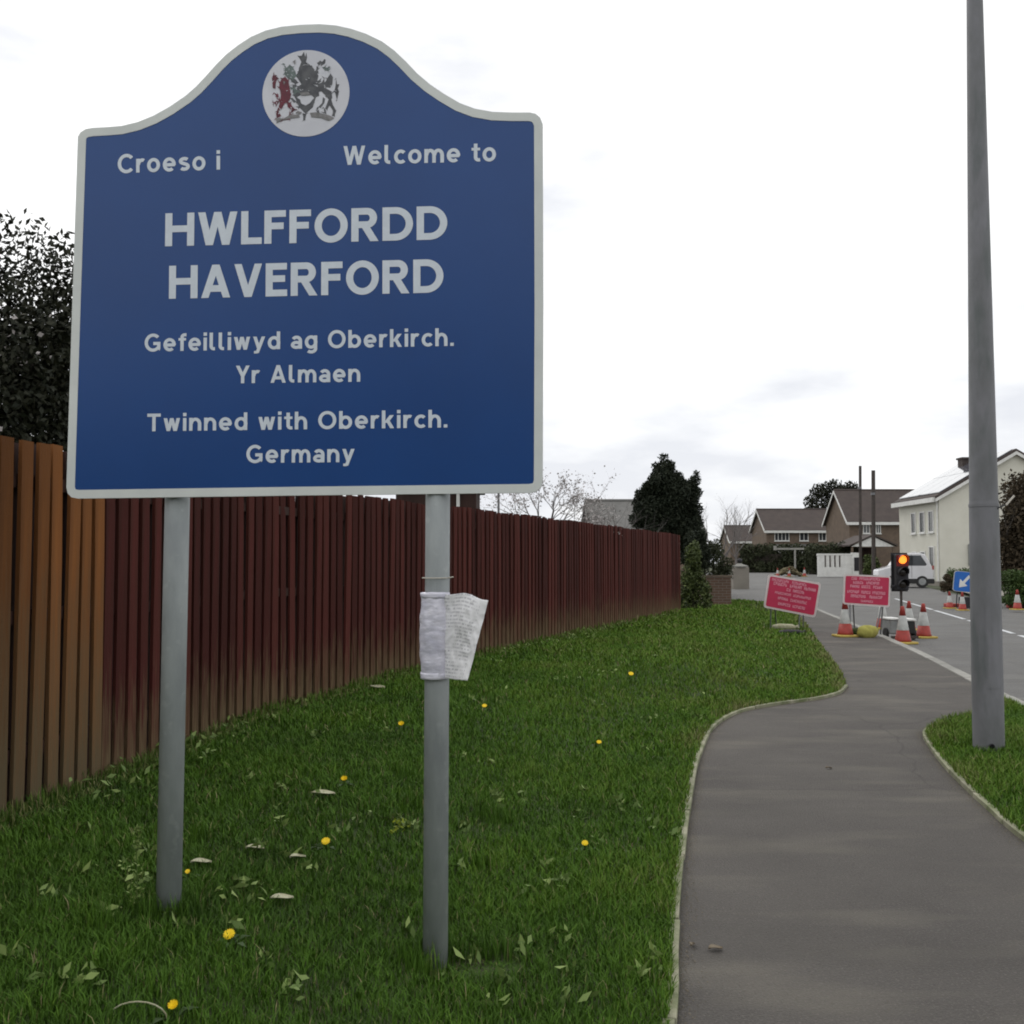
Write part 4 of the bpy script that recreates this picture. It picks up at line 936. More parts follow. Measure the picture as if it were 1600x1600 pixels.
shrub('ivy_shrub', 'ivy and bright green shrub covering the end post of the red fence', 1060, 1106, 842, 962, 26.2, M['leaf_ivy'], 5200, .085, zb=.2)
shrub('rounded_shrub', 'dark rounded clipped shrub behind the low brick wall', 1086, 1144, 845, 912, 31.5, M['leaf_hedge'], 5200, .07, zb=.5)
shrub('dark_shrub', 'near black shrub under the conifer beside the fence end', 1064, 1112, 825, 890, 28.5, M['leaf_conifer'], 3200, .09, zb=.8)

# brick garden wall end
bw0, bw1 = D(1098, 950, 28.8), D(1143, 950, 28.8)
bwm = bpy.data.materials.new('garden_brick'); bwm.use_nodes = True; t = bwm.node_tree; b = t.nodes['Principled BSDF']; b.inputs['Roughness'].default_value = .9
tcn = N('ShaderNodeTexCoord', t); br = N('ShaderNodeTexBrick', t); mpn = N('ShaderNodeMapping', t); mpn.inputs['Rotation'].default_value = (R(90), 0, 0)
t.links.new(tcn.outputs['Object'], mpn.inputs[0]); t.links.new(mpn.outputs[0], br.inputs[0])
br.inputs['Color1'].default_value = (.085, .050, .035, 1); br.inputs['Color2'].default_value = (.11, .062, .042, 1); br.inputs['Mortar'].default_value = (.14, .12, .10, 1); br.inputs['Scale'].default_value = 1
br.inputs['Brick Width'].default_value = .225; br.inputs['Row Height'].default_value = .075; br.inputs['Mortar Size'].default_value = .008
t.links.new(br.outputs[0], b.inputs['Base Color'])
wr = empty('brick_wall', (bw0.x, 28.8, .15), 'low brown brick garden wall beyond the end of the red fence', 'wall')
MB(wr.location).box((bw0.x, 28.8, .0), (bw1.x, 29.03, 1.06)).build('wall', bwm, wr, bevel=.005)
MB(wr.location).box((bw1.x - .23, 29.035, .0), (bw1.x, 33, 1.06)).build('wall_return', bwm, wr)
MB(wr.location).box((bw0.x - .02, 28.78, 1.062), (bw1.x + .02, 29.05, 1.11)).build('coping', M['brick_far'], wr)

# shed and pole behind the fence
sh = empty('garden_shed', (-.75, 17, 0), 'dark timber shed just showing between fence top and town sign', 'shed')
x0, x1 = D(703, 780, 17).x - .9, D(744, 780, 17).x
MB(sh.location).box((x0, 17, 0), (x1, 19, 2.72)).build('wall', M['shed'], sh)
MB(sh.location).prism([(x0 - .15, 16.85, 2.723), (x1 + .1, 16.85, 2.723), ((x0 + x1) / 2, 16.85, 3.15)], (0, 2.3, 0)).build('roof', M['slate'], sh)
MB(sh.location).box((D(713, 780, 16.9).x, 16.93, 2.2), (D(718, 780, 16.9).x, 16.99, 2.7)).build('white_strip', M['white'], sh)  # narrow white strip at the shed front
pl = D(779, 790, 22); MB((pl.x, 22, 0)).tube((pl.x, 22, -.1), (pl.x, 22, 4.3), .028, .024, 10).build('washing_pole', M['galv_dark']).location = (pl.x, 22, 0)
tag(bpy.data.objects['washing_pole'], 'thin grey pole standing behind the red fence right of the shed', 'pole')

# ------------------------------------------------------------------ houses
def window(root, o, face, a, z, w_, h, y=None, x=None, nm=2, frame=M['white'], depth=.06, sill=True):
    """face '-y': a is x of the left edge on plane y; face '-x': a is y of near edge on plane x"""
    def q(u, d, zz): return (a + u, y - d, zz) if face == '-y' else (x - d, a + u, zz)
    def bx(mb, u0, u1, z0, z1, d0, d1):
        p, r_ = q(u0, d0, z0), q(u1, d1, z1); mb.box(tuple(min(i, j) for i, j in zip(p, r_)), tuple(max(i, j) for i, j in zip(p, r_)))
    f = MB(o); t_ = .07
    bx(f, 0, w_, z, z + t_, .0, depth); bx(f, 0, w_, z + h - t_, z + h, .0, depth); bx(f, 0, t_, z + t_, z + h - t_, 0, depth); bx(f, w_ - t_, w_, z + t_, z + h - t_, 0, depth)
    for k in range(1, nm): bx(f, w_ * k / nm - .03, w_ * k / nm + .03, z + t_, z + h - t_, 0, depth * .9)
    fo_ = f.build('window', frame, root)
    g = MB(o); bx(g, t_ , w_ - t_, z + t_, z + h - t_, .002, .02); g.build('pane', M['glass'], fo_)
    if sill:
        s_ = MB(o); bx(s_, -.05, w_ + .05, z - .07, z - .004, .0, depth + .06); s_.build('sill', frame, fo_)
def house(name, label, x0, x1, y0, y1, z0, ze, zr, wall, roof, axis='x', ov=.3, hip=False, fascia=M['white']):
    root = empty(name, ((x0 + x1) / 2, (y0 + y1) / 2, z0), label, 'house'); o = root.location; ym, xm = (y0 + y1) / 2, (x0 + x1) / 2
    if axis == 'x':
        MB(o).prism([(x0, y0, z0), (x0, y0, ze), (x0, ym, zr - .08), (x0, y1, ze), (x0, y1, z0)], (x1 - x0, 0, 0)).build('wall', wall, root)
        sl = (zr - ze) / (ym - y0)
        for sgn_, ya in ((-1, y0), (1, y1)):
            e = ya + sgn_ * ov; zz = ze - ov * sl
            MB(o).prism([(x0 - ov, e, zz + .02), (x0 - ov, ym, zr + .02), (x0 - ov, ym, zr + .16), (x0 - ov, e, zz + .16)], (x1 - x0 + 2 * ov, 0, 0)).build('roof', roof, root)
        e = y0 - ov; zz = ze - ov * sl
        MB(o).box((x0 - ov, e - .14, zz - .16), (x1 + ov, e - .003, zz + .10)).build('fascia', fascia, root)
        for xa in (x0 - ov - .04, x1 + ov + .003):
            mb = MB(o)
            for sgn_, ya in ((-1, y0), (1, y1)):
                e = ya + sgn_ * ov; mb.prism([(xa, e, zz - .14), (xa, ym, zr - .16), (xa, ym, zr + .10), (xa, e, zz + .14)], (.037, 0, 0))
            mb.build('bargeboard', fascia, root)
        MB(o).tube((x0 - ov, ym, zr + .14), (x1 + ov, ym, zr + .14), .1, .1, 8).build('ridge', roof, root)
    else:
        MB(o).prism([(x0, y0, z0), (x0, y0, ze), (xm, y0, zr - .08), (x1, y0, ze), (x1, y0, z0)], (0, y1 - y0, 0)).build('wall', wall, root)
        sl = (zr - ze) / (xm - x0)
        for sgn_, xa in ((-1, x0), (1, x1)):
            e = xa + sgn_ * ov; zz = ze - ov * sl
            MB(o).prism([(e, y0 - ov, zz + .02), (xm, y0 - ov, zr + .02), (xm, y0 - ov, zr + .16), (e, y0 - ov, zz + .16)], (0, y1 - y0 + 2 * ov, 0)).build('roof', roof, root)
    return root
# brick house A
hA = house('brick_house', 'smaller brown brick house with tiled roof behind the dark hedge across the junction', 28.6, 38.5, 115, 122, .8, 5.2, 7.55, M['brick_far'], M['tile'])
for (pa, pb, n_) in ((1210, 1233, 4), (1249, 1263, 2), (1279, 1296, 3)):
    xa, xb = D(pa, 835, 115).x, D(pb, 835, 115).x; window(hA, hA.location, '-y', xa, 3.95, xb - xa, .95, y=115, nm=n_)
MB(hA.location).prism([(29.3, 114.99, 3.6), (29.3, 112.8, 2.9), (29.3, 112.8, 2.8), (29.3, 114.99, 2.8)], (4.1, 0, 0)).build('porch_roof', M['slate'], hA)
MB(hA.location).box((29.3, 112.7, 2.55), (33.4, 112.78, 2.9)).build('porch_fascia', M['white'], hA)
# brick house B
hB = house('large_brick_house', 'larger brown brick house with a gable end, behind the two dark poles', 31.3, 46, 95, 102, .6, 5.4, 8.35, M['brick_far'], M['tile'])
for (pa, pb, n_) in ((1348, 1359, 2), (1368, 1376, 2), (1409, 1421, 2)):
    xa, xb = D(pa, 820, 95).x, D(pb, 820, 95).x; window(hB, hB.location, '-y', xa, 4.2, xb - xa, 1.0, y=95, nm=n_)
# house C, bits to the left
hC = house('far_brown_house', 'small brown house with a dark roof, leftmost beyond the leafless tree', 27.3, 31, 128, 134, .9, 4.2, 6.1, M['brick_far'], M['tile'], ov=.2)
# slate bungalow behind the conifer
hD = house('slate_roof_bungalow', 'grey slate roof of a bungalow behind the conifer and red fence', 3.55, 8.45, 45, 52, 0, 2.7, 4.25, M['brick_far'], M['slate'], ov=.1, fascia=M['slate'])

# white house
wx, wy = D(1469, 880, 62).x, 62.0
hw = empty('cream_house', (wx + 4, 65, .2), 'two-storey cream rendered house with a shining roof behind the parked van', 'house'); o = hw.location
zE, zP = 5.5, 8.2; xr_ = wx + 9.3; xm = wx + 4.65; y1_ = 68.4
MB(o).prism([(wx, wy, 0), (wx, wy, zE), (xm, wy, zP - .1), (xr_, wy, zE), (xr_, wy, 0)], (0, y1_ - wy, 0)).build('wall', M['cream'], hw)
sl = (zP - zE) / (xm - wx); ov = .32
for sg_, xa in ((-1, wx), (1, xr_)):
    e = xa + sg_ * ov; zz = zE - ov * sl
    MB(o).prism([(e, wy - .25, zz + .03), (xm, wy - .25, zP + .03), (xm, wy - .25, zP + .19), (e, wy - .25, zz + .19)], (0, y1_ - wy + .5, 0)).build('roof', M['tile'], hw)
    MB(o).prism([(e, wy - .29, zz - .17), (xm, wy - .29, zP - .17), (xm, wy - .29, zP + .03), (e, wy - .29, zz + .03)], (0, .037, 0)).build('bargeboard', M['white'], hw)
MB(o).box((wx - ov - .14, wy - .2, zE - ov * sl - .16), (wx - ov - .003, y1_ + .2, zE - ov * sl + .12)).build('fascia', M['white'], hw)
for k in range(4):      # solar panels on the slope facing the road
    ya = wy - .12 + k * 1.62
    for j in range(2):
        d0, d1 = .0 + j * 2.62, .0 + j * 2.62 + 2.56; x_a, x_b = wx + d0 * .86, wx + d1 * .86
        if x_b > xm: x_b = xm - .05
        za_, zb_ = zE + (x_a - wx) * sl + .235, zE + (x_b - wx) * sl + .235
        MB(o).prism([(x_a, ya, za_), (x_b, ya, zb_), (x_b, ya, zb_ + .05), (x_a, ya, za_ + .05)], (0, 1.58, 0)).build('solar_panel', M['panel_glass'], hw)
for (pa, pb) in ((1425, 1432), (1438, 1446), (1452, 1460)):
    # positions along the front wall (plane x = wx)
    ya = wx * F / (pb - 800); yb = wx * F / (pa - 800)
    window(hw, o, '-x', ya, 3.35, yb - ya, 1.35, x=wx, nm=1); window(hw, o, '-x', ya, .95 if pa < 1450 else .5, yb - ya, 1.25 if pa < 1450 else 2.0, x=wx, nm=1)
MB(o).box((wx - .06, wy - .06, .0), (wx + .0 + .3, y1_, .35)).build('plinth', M['paving'], hw)
MB(o).tube((wx - .07, wy + .12, .35), (wx - .07, wy + .12, zE - .35), .045, .045, 8).build('downpipe', M['white'], hw)
ch = D(1503, 724, 66.5); MB(o).box((ch.x - .1, 66.2, 6.5), (ch.x + .6, 66.9, 8.2)).build('chimney', M['tile'], hw)
MB(o).box((ch.x - .17, 66.1, 8.203), (ch.x + .67, 67.0, 8.32)).build('chimney_cap', M['tile'], hw)
vb = D(1517, 870, wy - .1); MB(o).box((vb.x - .12, wy - .14, 1.3), (vb.x + .12, wy - .003, 2.6)).build('meter_box', M['grey_box'], hw)

# open carport with white gable in front of house B
cp = empty('carport', (31, 88, .5), 'open carport with a white gable in front of the larger brick house', 'carport'); o = cp.location
ax0, ax1 = D(1330, 852, 88).x, D(1398, 852, 88).x; zc = D(1330, 854, 88).z; zk = D(1364, 838, 88).z
MB(o).prism([(ax0, 88, zc), (ax1, 88, zc), ((ax0 + ax1) / 2, 88, zk)], (0, .08, 0)).build('gable_panel', M['white'], cp)
for xa, xb in ((ax0 - .2, (ax0 + ax1) / 2), (ax1 + .2, (ax0 + ax1) / 2)):
    MB(o).prism([(xa, 87.8, zc + .03), (xb, 87.8, zk + .06), (xb, 87.8, zk + .18), (xa, 87.8, zc + .15)], (0, 5, 0)).build('roof', M['tile'], cp)
for xa in (ax0 + .1, (ax0 + ax1) / 2, ax1 - .1): MB(o).box((xa - .08, 88, .4), (xa + .08, 88.15, zc - .004)).build('carport_post', M['brick_far'], cp)
MB(o).box((ax0, 92.5, .4), (ax1, 92.7, zc)).build('rear_wall', M['shed'], cp)

# white garden wall with slots
wl = empty('white_garden_wall', (25.5, 80, .44), 'white boundary wall with four tall slots and a pier, left of the van', 'wall'); o = wl.location
X = lambda px, d=80: D(px, 880, d).x
zt_, zb2 = D(1300, 866, 80).z, .40; zs0, zs1 = D(1300, 886, 80).z, D(1300, 868, 80).z
edges = [1278, 1288.5, 1291.5, 1296, 1299, 1303.5, 1306.5, 1311, 1314, 1331]
for a_, b_ in zip(edges[0::2], edges[1::2]): MB(o).box((X(a_), 80, zs0), (X(b_), 80.2, zs1)).build('wall_pier', M['white'], wl)
MB(o).box((X(1278), 80, zb2), (X(1331), 80.2, zs0 - .003)).build('wall', M['white'], wl)
MB(o).box((X(1278) - .03, 79.97, zs1 + .003), (X(1331), 80.23, zt_ + .05)).build('coping', M['white'], wl)
MB(o).box((X(1331) + .003, 79.9, zb2), (X(1346), 80.3, zt_ + .12)).build('end_pier', M['white'], wl)
MB(o).box((X(1334), 79.86, D(1338, 892, 80).z), (X(1342), 79.897, D(1338, 871, 80).z)).build('gate_panel', M['black'], wl)
MB(o).box((X(1288), 80.6, .4), (X(1318), 80.7, zt_ - .15)).build('inner_screen', M['shed'], wl)

# grey gate pier by the side road
gp = D(1157, 915, 56); gr = empty('gate_pier', (gp.x, 56, .14), 'pale rendered gate pier with a ball finial across the side road', 'pier')
MB(gr.location).box((gp.x - .44, 55.8, .0), (gp.x + .44, 56.5, 1.22)).build('pier', M['paving'], gr, bevel=.02)
MB(gr.location).lathe([(.46, 1.223), (.48, 1.30), (.16, 1.40), (.10, 1.45)], 12, Matrix.Translation((gp.x, 56.15, 0))).build('cap', M['kerb'], gr)
MB(gr.location).lathe([(.03, 1.452), (.12, 1.48), (.16, 1.58), (.12, 1.68), (.03, 1.72)], 12, Matrix.Translation((gp.x, 56.15, 0))).build('finial', M['black'], gr, smooth=True)

# hedge rows and trees in the distance
def hedge(name, label, x0, x1, y0, y1, z0, z1, n, size, m, cat='hedge'):
    r = empty(name, ((x0 + x1) / 2, (y0 + y1) / 2, z0), label, cat); k = max(2, int((x1 - x0) / 1.1)); cl = []
    for i in range(k):
        for j in range(3): cl.append((x0 + (x1 - x0) * (i + .5) / k, random.uniform(y0, y1), z0 + (z1 - z0) * (.2 + .32 * j) + random.gauss(0, .06), (x1 - x0) / k * .75, (y1 - y0) * .5, (z1 - z0) * .26))
    leaves('foliage', blob_points(n, cl), size, m, r, None, .6, .1, r.location)
    MB(r.location).box((x0 + .3, (y0 + y1) / 2, z0 - .1), (x1 - .3, (y0 + y1) / 2 + .2, z0 + (z1 - z0) * .7)).build('inner_wood', M['bark'], r); return r
hedge('garden_hedge', 'long dark hedge in front of the smaller brick house', X(1160, 98), X(1282, 98), 97.5, 99.5, .5, 3.1, 9000, .26, M['leaf_hedge'])
hedge('side_hedge', 'dark hedge patch behind the white slotted wall', X(1262, 90), X(1340, 90), 89.5, 91, .5, 3.1, 5000, .22, M['leaf_hedge'])
shrub('pale_bush', 'grey-green bush between the white wall pier and the van', 1346, 1376, 866, 900, 76, M['leaf_ivy'], 1500, .2, zb=.4)
fd = tree_root('distant_evergreen_tree', (D(1300, 800, 125).x, 125, .9), 'dark leafy tree rising between the two brick houses'); cl = []
for (px, py, r_) in [(1268, 785, 1.0), (1280, 770, 1.2), (1292, 765, 1.1), (1305, 762, 1.1), (1318, 768, 1.1), (1330, 763, 1.0), (1340, 775, 1.1), (1275, 798, 1.2), (1300, 790, 1.5), (1325, 790, 1.3), (1300, 815, 1.6), (1262, 795, .7)]:
    p = D(px, py, 125); cl.append((p.x, 125, p.z, r_, r_, r_))
leaves('crown', blob_points(5200, cl), .36, M['leaf_dark'], fd, None, .6, 0, fd.location)
tubes_obj('trunk', [(Vector((fd.location.x, 125, .8)), Vector((fd.location.x, 125, 6)), .3, .2)], M['bark'], fd, fd.location, 8)
for i, (px, dep, top, lab) in enumerate([(1128, 60, 790, 'pale leafless tree beyond the junction, left of the far houses'), (1150, 85, 800, 'second leafless tree just left of the smaller brick house')]):
    p = D(px, 880, dep); r = tree_root('bare_street_tree', (p.x, dep, zg(dep)), lab, 'tree', 'leafless trees beyond the junction'); zt2 = D(px, top, dep).z; hh = zt2 - zg(dep); rv = random.Random(40 + i); sg = [(Vector((p.x, dep, zg(dep) - .1)), Vector((p.x, dep, zg(dep) + hh * .3)), .12, .09)]
    for k in range(6): sg += branches((p.x, dep, zg(dep) + hh * (.2 + .03 * k)), (rv.gauss(0, .42), rv.gauss(0, .3), 1), hh * .40, .05, 3, .38, 3, 0, 3, .6, rv)
    tubes_obj('trunk', sg, M['twig'], r, r.location)
# right-hand vegetation
rb = tree_root('brown_ivy_thicket', (19.0, 36, 0), 'tall brown and dark ivy thicket at the right edge behind the lamp post', 'shrub'); cl = []
for (px, py, r_) in [(1588, 790, .6), (1618, 765, .8), (1650, 765, 1.2), (1575, 815, .5), (1604, 815, .95), (1580, 850, .7), (1610, 850, 1.3), (1650, 830, 1.5), (1578, 895, .6), (1610, 895, 1.2), (1593, 768, .6), (1583, 805, .55), (1577, 832, .45), (1640, 890, 1.5)]:
    p = D(px, py, 37); cl.append((p.x, 37 + random.gauss(0, .4), p.z, r_, r_, r_))
leaves('foliage', blob_points(40000, cl), .15, M['leaf_brown'], rb, RNG.beta(1.0, 4.0, 40000), .55, .1, rb.location)
rv = random.Random(9); sg = []
for k in range(6): sg += branches((18.0 + k * .35, 37, 1.0), (rv.gauss(0, .3), rv.gauss(0, .3), 1), 1.7, .06, 3, .45, 2, 0, 3, .65, rv)
tubes_obj('trunk', sg, M['bark'], rb, rb.location)
shrub('green_bank', 'dark green ivy bank below the brown thicket at the right edge', 1560, 1640, 890, 958, 35.2, M['leaf_green'], 7000, .10, zb=0)
shrub('green_garden_shrub', 'small green shrub at the foot of the cream house behind the blue sign', 1474, 1525, 885, 918, 58, M['leaf_green'], 2500, .12, zb=.1)
shrub('brown_garden_shrub', 'small brown shrub left of the blue arrow sign', 1470, 1492, 900, 924, 50, M['leaf_brown'], 1500, .10, zb=0)

# unseen trees added behind the camera so the glossy sign reflects something dark
tb = tree_root('added_reflection_trees', (-2, -16, 0), 'added row of dark leafy trees behind the camera, put in for its reflection in the sign', 'added tree row'); cl = []
for k in range(17): cl.append((-19 + k * 2.1 + random.gauss(0, .3), -14 + random.gauss(0, .8), random.uniform(2.2, 4.0), 1.9, 1.5, random.uniform(2.6, 3.4)))
leaves('crown', blob_points(16000, cl), .42, M['leaf_dark'], tb, None, .6, 0, tb.location)
tubes_obj('trunk', [(Vector((c_[0], c_[1], -.1)), Vector((c_[0], c_[1], 3)), .16, .12) for c_ in cl[::2]], M['bark'], tb, tb.location, 6)
# telegraph poles
for (px, top, dep, lab) in ((1344, 728, 70, 'left one of two dark telegraph poles before the larger brick house'), (1364.5, 735, 66, 'right one of two dark telegraph poles, slightly thicker, before the larger brick house')):
    p = D(px, 880, dep); t_ = D(px, top, dep); r_ = 2.1 / F * dep if px < 1350 else 2.9 / F * dep
    q = MB((p.x, dep, 0)); q.tube((p.x, dep, zg(dep) - .2), (t_.x, dep, t_.z), r_ * 1.1, r_, 10)
    r = empty('telegraph_pole', (p.x, dep, 0), lab, 'pole', 'dark telegraph poles'); q.build('pole', M['dark_pole'], r)
    MB(r.location).box((p.x - .12, dep - .2, t_.z - 1.6), (p.x + .12, dep - .1, t_.z - 1.45)).build('step_bracket', M['galv_dark'], r)
# T-shaped direction post
tp_ = D(1242, 857, 84); r = empty('white_fingerpost', (tp_.x, 84, zg(84)), 'white T-shaped post before the dark hedge', 'sign post'); o = r.location
MB(o).tube((tp_.x, 84, zg(84) - .1), (tp_.x, 84, D(1242, 858, 84).z), .075, .075, 8).build('post', M['kerb'], r)
MB(o).box((D(1210, 857, 84).x, 83.93, D(1210, 859, 84).z), (D(1256, 857, 84).x, 84.03, D(1210, 856, 84).z)).build('crossbar', M['kerb'], r)
MB(o).box((D(1210, 857, 84).x - .05, 83.9, D(1210, 859.5, 84).z), (D(1213, 857, 84).x, 84.06, D(1210, 853, 84).z)).build('end_plate', M['kerb'], r)

# ------------------------------------------------------------------ road works
def make_cone():
    r = empty('traffic_cone', (0, 0, 0), 'x', 'cone', 'traffic cones at the road works')
    MB().box((-.21, -.21, 0), (.21, .21, .045)).build('base', M['cone_base'], r, bevel=.012)
    MB().lathe([(.165, .046), (.150, .09), (.118, .27)], 20).build('lower_body', M['cone_red'], r, smooth=True)
    MB().lathe([(.1185, .272), (.1190, .275), (.068, .56), (.066, .562)], 20).build('sleeve', M['cone_white'], r, smooth=True)
    MB().lathe([(.066, .564), (.038, .73), (.030, .75), (.020, .751)], 20).build('tip', M['cone_red'], r, smooth=True)
    return r
cone0 = make_cone(); first = True
CONES = [(1321, 995, 0, .96, 'traffic cone under the left edge of the square-on red sign', .1), (1411, 1006, -.1, .96, 'nearest traffic cone, directly before the traffic light pole', .3), (1443.5, 997, -.1, .95, 'traffic cone in the road just right of the traffic light', .2),
         (1379, 983, -.1, .95, 'traffic cone partly hidden behind the right leg of the square-on red sign', .5), (1421, 985, -.1, .9, 'traffic cone behind the traffic light battery box', .7),
         (1484, 951, -.1, .78, 'traffic cone at the left foot of the blue arrow sign', .2), (1504, 954, -.1, .80, 'traffic cone in front of the blue arrow sign, left of the lamp post', 0), (1590, 953, -.03, .85, 'lone traffic cone at the right edge beyond the lamp post', .2),
         (1215, 899, .45, .9, 'distant cone at the left end of the spoil heap', 0), (1233, 894, .5, .9, 'distant cone in the middle behind the spoil heap', .4), (1257, 901, .45, .95, 'distant cone at the right end of the spoil heap', .2)]
for (px, py, z, sc, lab, rz) in CONES:
    c = cone0 if first else copy_tree(cone0); first = False
    if z > .3:
        p = D(px, py, 82); p = Vector((p.x, 82, zg(82) - .1 + .02))
    else: p = G(px, py, z)
    c.location = (p.x, p.y, p.z + .002); c.rotation_euler = (0, 0, rz); c.scale = (sc, sc, sc); c['label'] = lab
def base_bar(px0, px1, py, lab):
    a, b_ = G(px0, py, -.1), G(px1, py, -.1); r = MB(a).box((a.x, a.y - .12, -.09), (b_.x, a.y + .12, .04)).build('barrier_foot', M['cone_red'], None, bevel=.03); r.location = a; tag(r, lab, 'barrier', 'orange barrier feet')
base_bar(1476, 1516, 949, 'orange barrier foot under the blue arrow sign'); base_bar(1574, 1612, 950.5, 'orange barrier foot at the right edge beyond the lamp post')
# spoil heap
sp_ = D(1236, 900, 82); heap = []
for k in range(700):
    a_ = random.uniform(-1, 1); heap.append((sp_.x + a_ * 1.0, 82.6 + random.gauss(0, .25), zg(82) + max(0, (1 - abs(a_) ** 1.4) * .75 * random.uniform(.2, 1)) ))
mb = MB((sp_.x, 82.6, zg(82)))
for (x, y, z) in heap[:260]:
    s_ = random.uniform(.06, .16); mb.lathe([(s_ * .4, -s_ * .5), (s_, 0), (s_ * .5, s_ * .5)], 5, Matrix.Translation((x, y, z)) @ Matrix.Rotation(random.uniform(0, 3), 4, 'X'))
o = mb.build('spoil_heap', mat('spoil', (.20, .17, .10), (.10, .085, .05), 4, .9)); o.location = (sp_.x, 82.6, zg(82)); tag(o, 'heap of tan rubble between distant cones before the hedge', 'rubble heap')

# red signs
def red_sign(name_label, corners, dep, feet, rows, legm=M['galv_dark'], rim=.018, lean=.0):
    TL, TR, BR_, BL = corners; cx_ = sum(c[0] for c in corners) / 4; root = empty('road_works_sign', (D(cx_, 900, dep).x, dep, feet[0][2]), name_label, 'sign', 'red road works signs'); o = root.location
    yw = lambda px: dep
    P = [D(*c, dep) for c in (TL, TR, BR_, BL)]; nrm = Vector((0, -1, 0))
    def bil(u, v, w_=0.0):
        a_ = P[0].lerp(P[1], u); b_ = P[3].lerp(P[2], u); return a_.lerp(b_, v) + nrm * w_
    def rrect(m_, w_=0.0, r_=.05):
        out_ = []
        for (cu, cv, a0) in ((m_ + r_, m_ * 1.6 + r_ * 1.6, 180), (1 - m_ - r_, m_ * 1.6 + r_ * 1.6, 270), (1 - m_ - r_, 1 - m_ * 1.6 - r_ * 1.6, 0), (m_ + r_, 1 - m_ * 1.6 - r_ * 1.6, 90)):
            for k in range(5):
                a_ = R(a0 + k * 22.5); out_.append(bil(cu + r_ * math.cos(a_), cv + r_ * 1.6 * math.sin(a_), w_))
        return out_
    MB(o).prism(rrect(0, .0), (0, .02, 0)).build('rim', M['pale_rim'], root)
    MB(o).prism(rrect(.035, .004, .03), (0, .0035, 0)).build('face', M['red_sign'], root)
    tx = MB(o); rv = random.Random(int(TL[0])); hh = .0065
    for (v0, v1, words) in rows:
        for (u0, u1) in words:
            ch = (v1 - v0) * .62 * .62; n_ = max(1, int((u1 - u0) / ch)); cw = (u1 - u0) / n_
            for k in range(n_):
                a_, b_ = u0 + k * cw, u0 + (k + .78) * cw; s_ = .22 * (v1 - v0); su = .24 * cw; hh += .00001
                bars = [(a_, a_ + su, v0, v1), (b_ - su, b_, v0, v1), (a_, b_, v0, v0 + s_), (a_, b_, (v0 + v1) / 2 - s_ / 2, (v0 + v1) / 2 + s_ / 2), (a_, b_, v1 - s_, v1)]
                for i_, (p0, p1, q0, q1) in enumerate([bars[0]] + rv.sample(bars[1:], 2)):
                    w_ = hh + i_ * .0003; tx.add([bil(p0, q0, w_), bil(p1, q0, w_), bil(p1, q1, w_), bil(p0, q1, w_)], [(0, 1, 2, 3)])
    tx.build('lettering', M['pink_ink'], root)['kind'] = 'stuff'
    for (u, v, px, pz, yy) in [(f[0], f[1], f[3], f[2], f[4]) for f in feet]:
        a_ = bil(u, v, -.03); b_ = Vector((D(px, 900, yy).x, yy, pz)); MB(o).tube(a_, b_, .014, .014, 8).build('leg', legm, root)
    mb = MB(o); a_ = bil(.10, .30, -.03); b_ = bil(.90, .30, -.03); mb.tube(a_, b_, .013, .013, 8); mb.build('cross_rail', legm, root)
    return root
rows1 = [(.09, .17, [(.08, .40), (.46, .74)]), (.19, .28, [(.12, .38), (.43, .66), (.70, .93)]), (.32, .40, [(.38, .46), (.50, .72)]), (.46, .53, [(.17, .48), (.52, .86)]), (.60, .68, [(.24, .44), (.48, .80)]), (.76, .84, [(.26, .50), (.54, .78)])]
red_sign('red sign with white lettering tilted to one side on the edge of the lawn', ((1201, 897), (1283, 911), (1274, 965), (1193, 949)), 22.0,
         [(.14, .93, .02, 1203, 22.3), (.70, .93, .02, 1247, 22.05), (.16, .5, .02, 1212, 23.4), (.72, .5, .02, 1254, 22.4)], rows1)
rows2 = [(.08, .17, [(.16, .28), (.33, .78)]), (.21, .30, [(.20, .42), (.48, .76)]), (.34, .43, [(.14, .34), (.38, .58), (.63, .83)]), (.52, .61, [(.08, .34), (.38, .58), (.62, .90)]), (.66, .75, [(.16, .48), (.56, .84)]), (.82, .89, [(.38, .64)])]
red_sign('red sign with white lettering standing square-on beside the traffic light', ((1319, 897), (1392, 900), (1390, 949), (1317, 944)), 20.2,
         [(.16, .93, -.0, 1327, 20.24), (.84, .93, .0, 1366, 20.24), (.2, .5, .0, 1334, 21.0), (.88, .5, .0, 1374, 20.9)], rows2)
def sandbag(px, py, z, sx_, sy_, sz_, rz, m, lab):
    p = G(px, py, z); me = bpy.data.meshes.new('sandbag'); bm = bmesh.new(); bmesh.ops.create_uvsphere(bm, u_segments=20, v_segments=12, radius=1)
    for v in bm.verts:
        c = v.co; f_ = 1 + .12 * mnoise.noise(c * 2.2); v.co = Vector((math.copysign(abs(c.x) ** .7, c.x) * sx_ * f_, math.copysign(abs(c.y) ** .75, c.y) * sy_ * f_, (math.copysign(abs(c.z) ** .9, c.z) * sz_ * f_) + sz_ * .85))
    bm.to_mesh(me); bm.free(); me.materials.append(m)
    for q in me.polygons: q.use_smooth = True
    r = empty('sandbag', p, lab, 'sandbag', None, rz); ob = bpy.data.objects.new('bag', me); COL.objects.link(ob); ob.parent = r
    MB().tube((sx_ * .9, 0, sz_ * .9), (sx_ * 1.18, 0, sz_ * 1.1), .02, .045, 8).build('tied_neck', m, r); return r
sandbag(1356, 996, 0, .22, .14, .13, .5, M['yellow'], 'yellow sandbag under the square-on red sign')
sandbag(1337, 994, 0, .13, .10, .09, 1.2, M['soil'], 'small dark brown sandbag beside the yellow one')
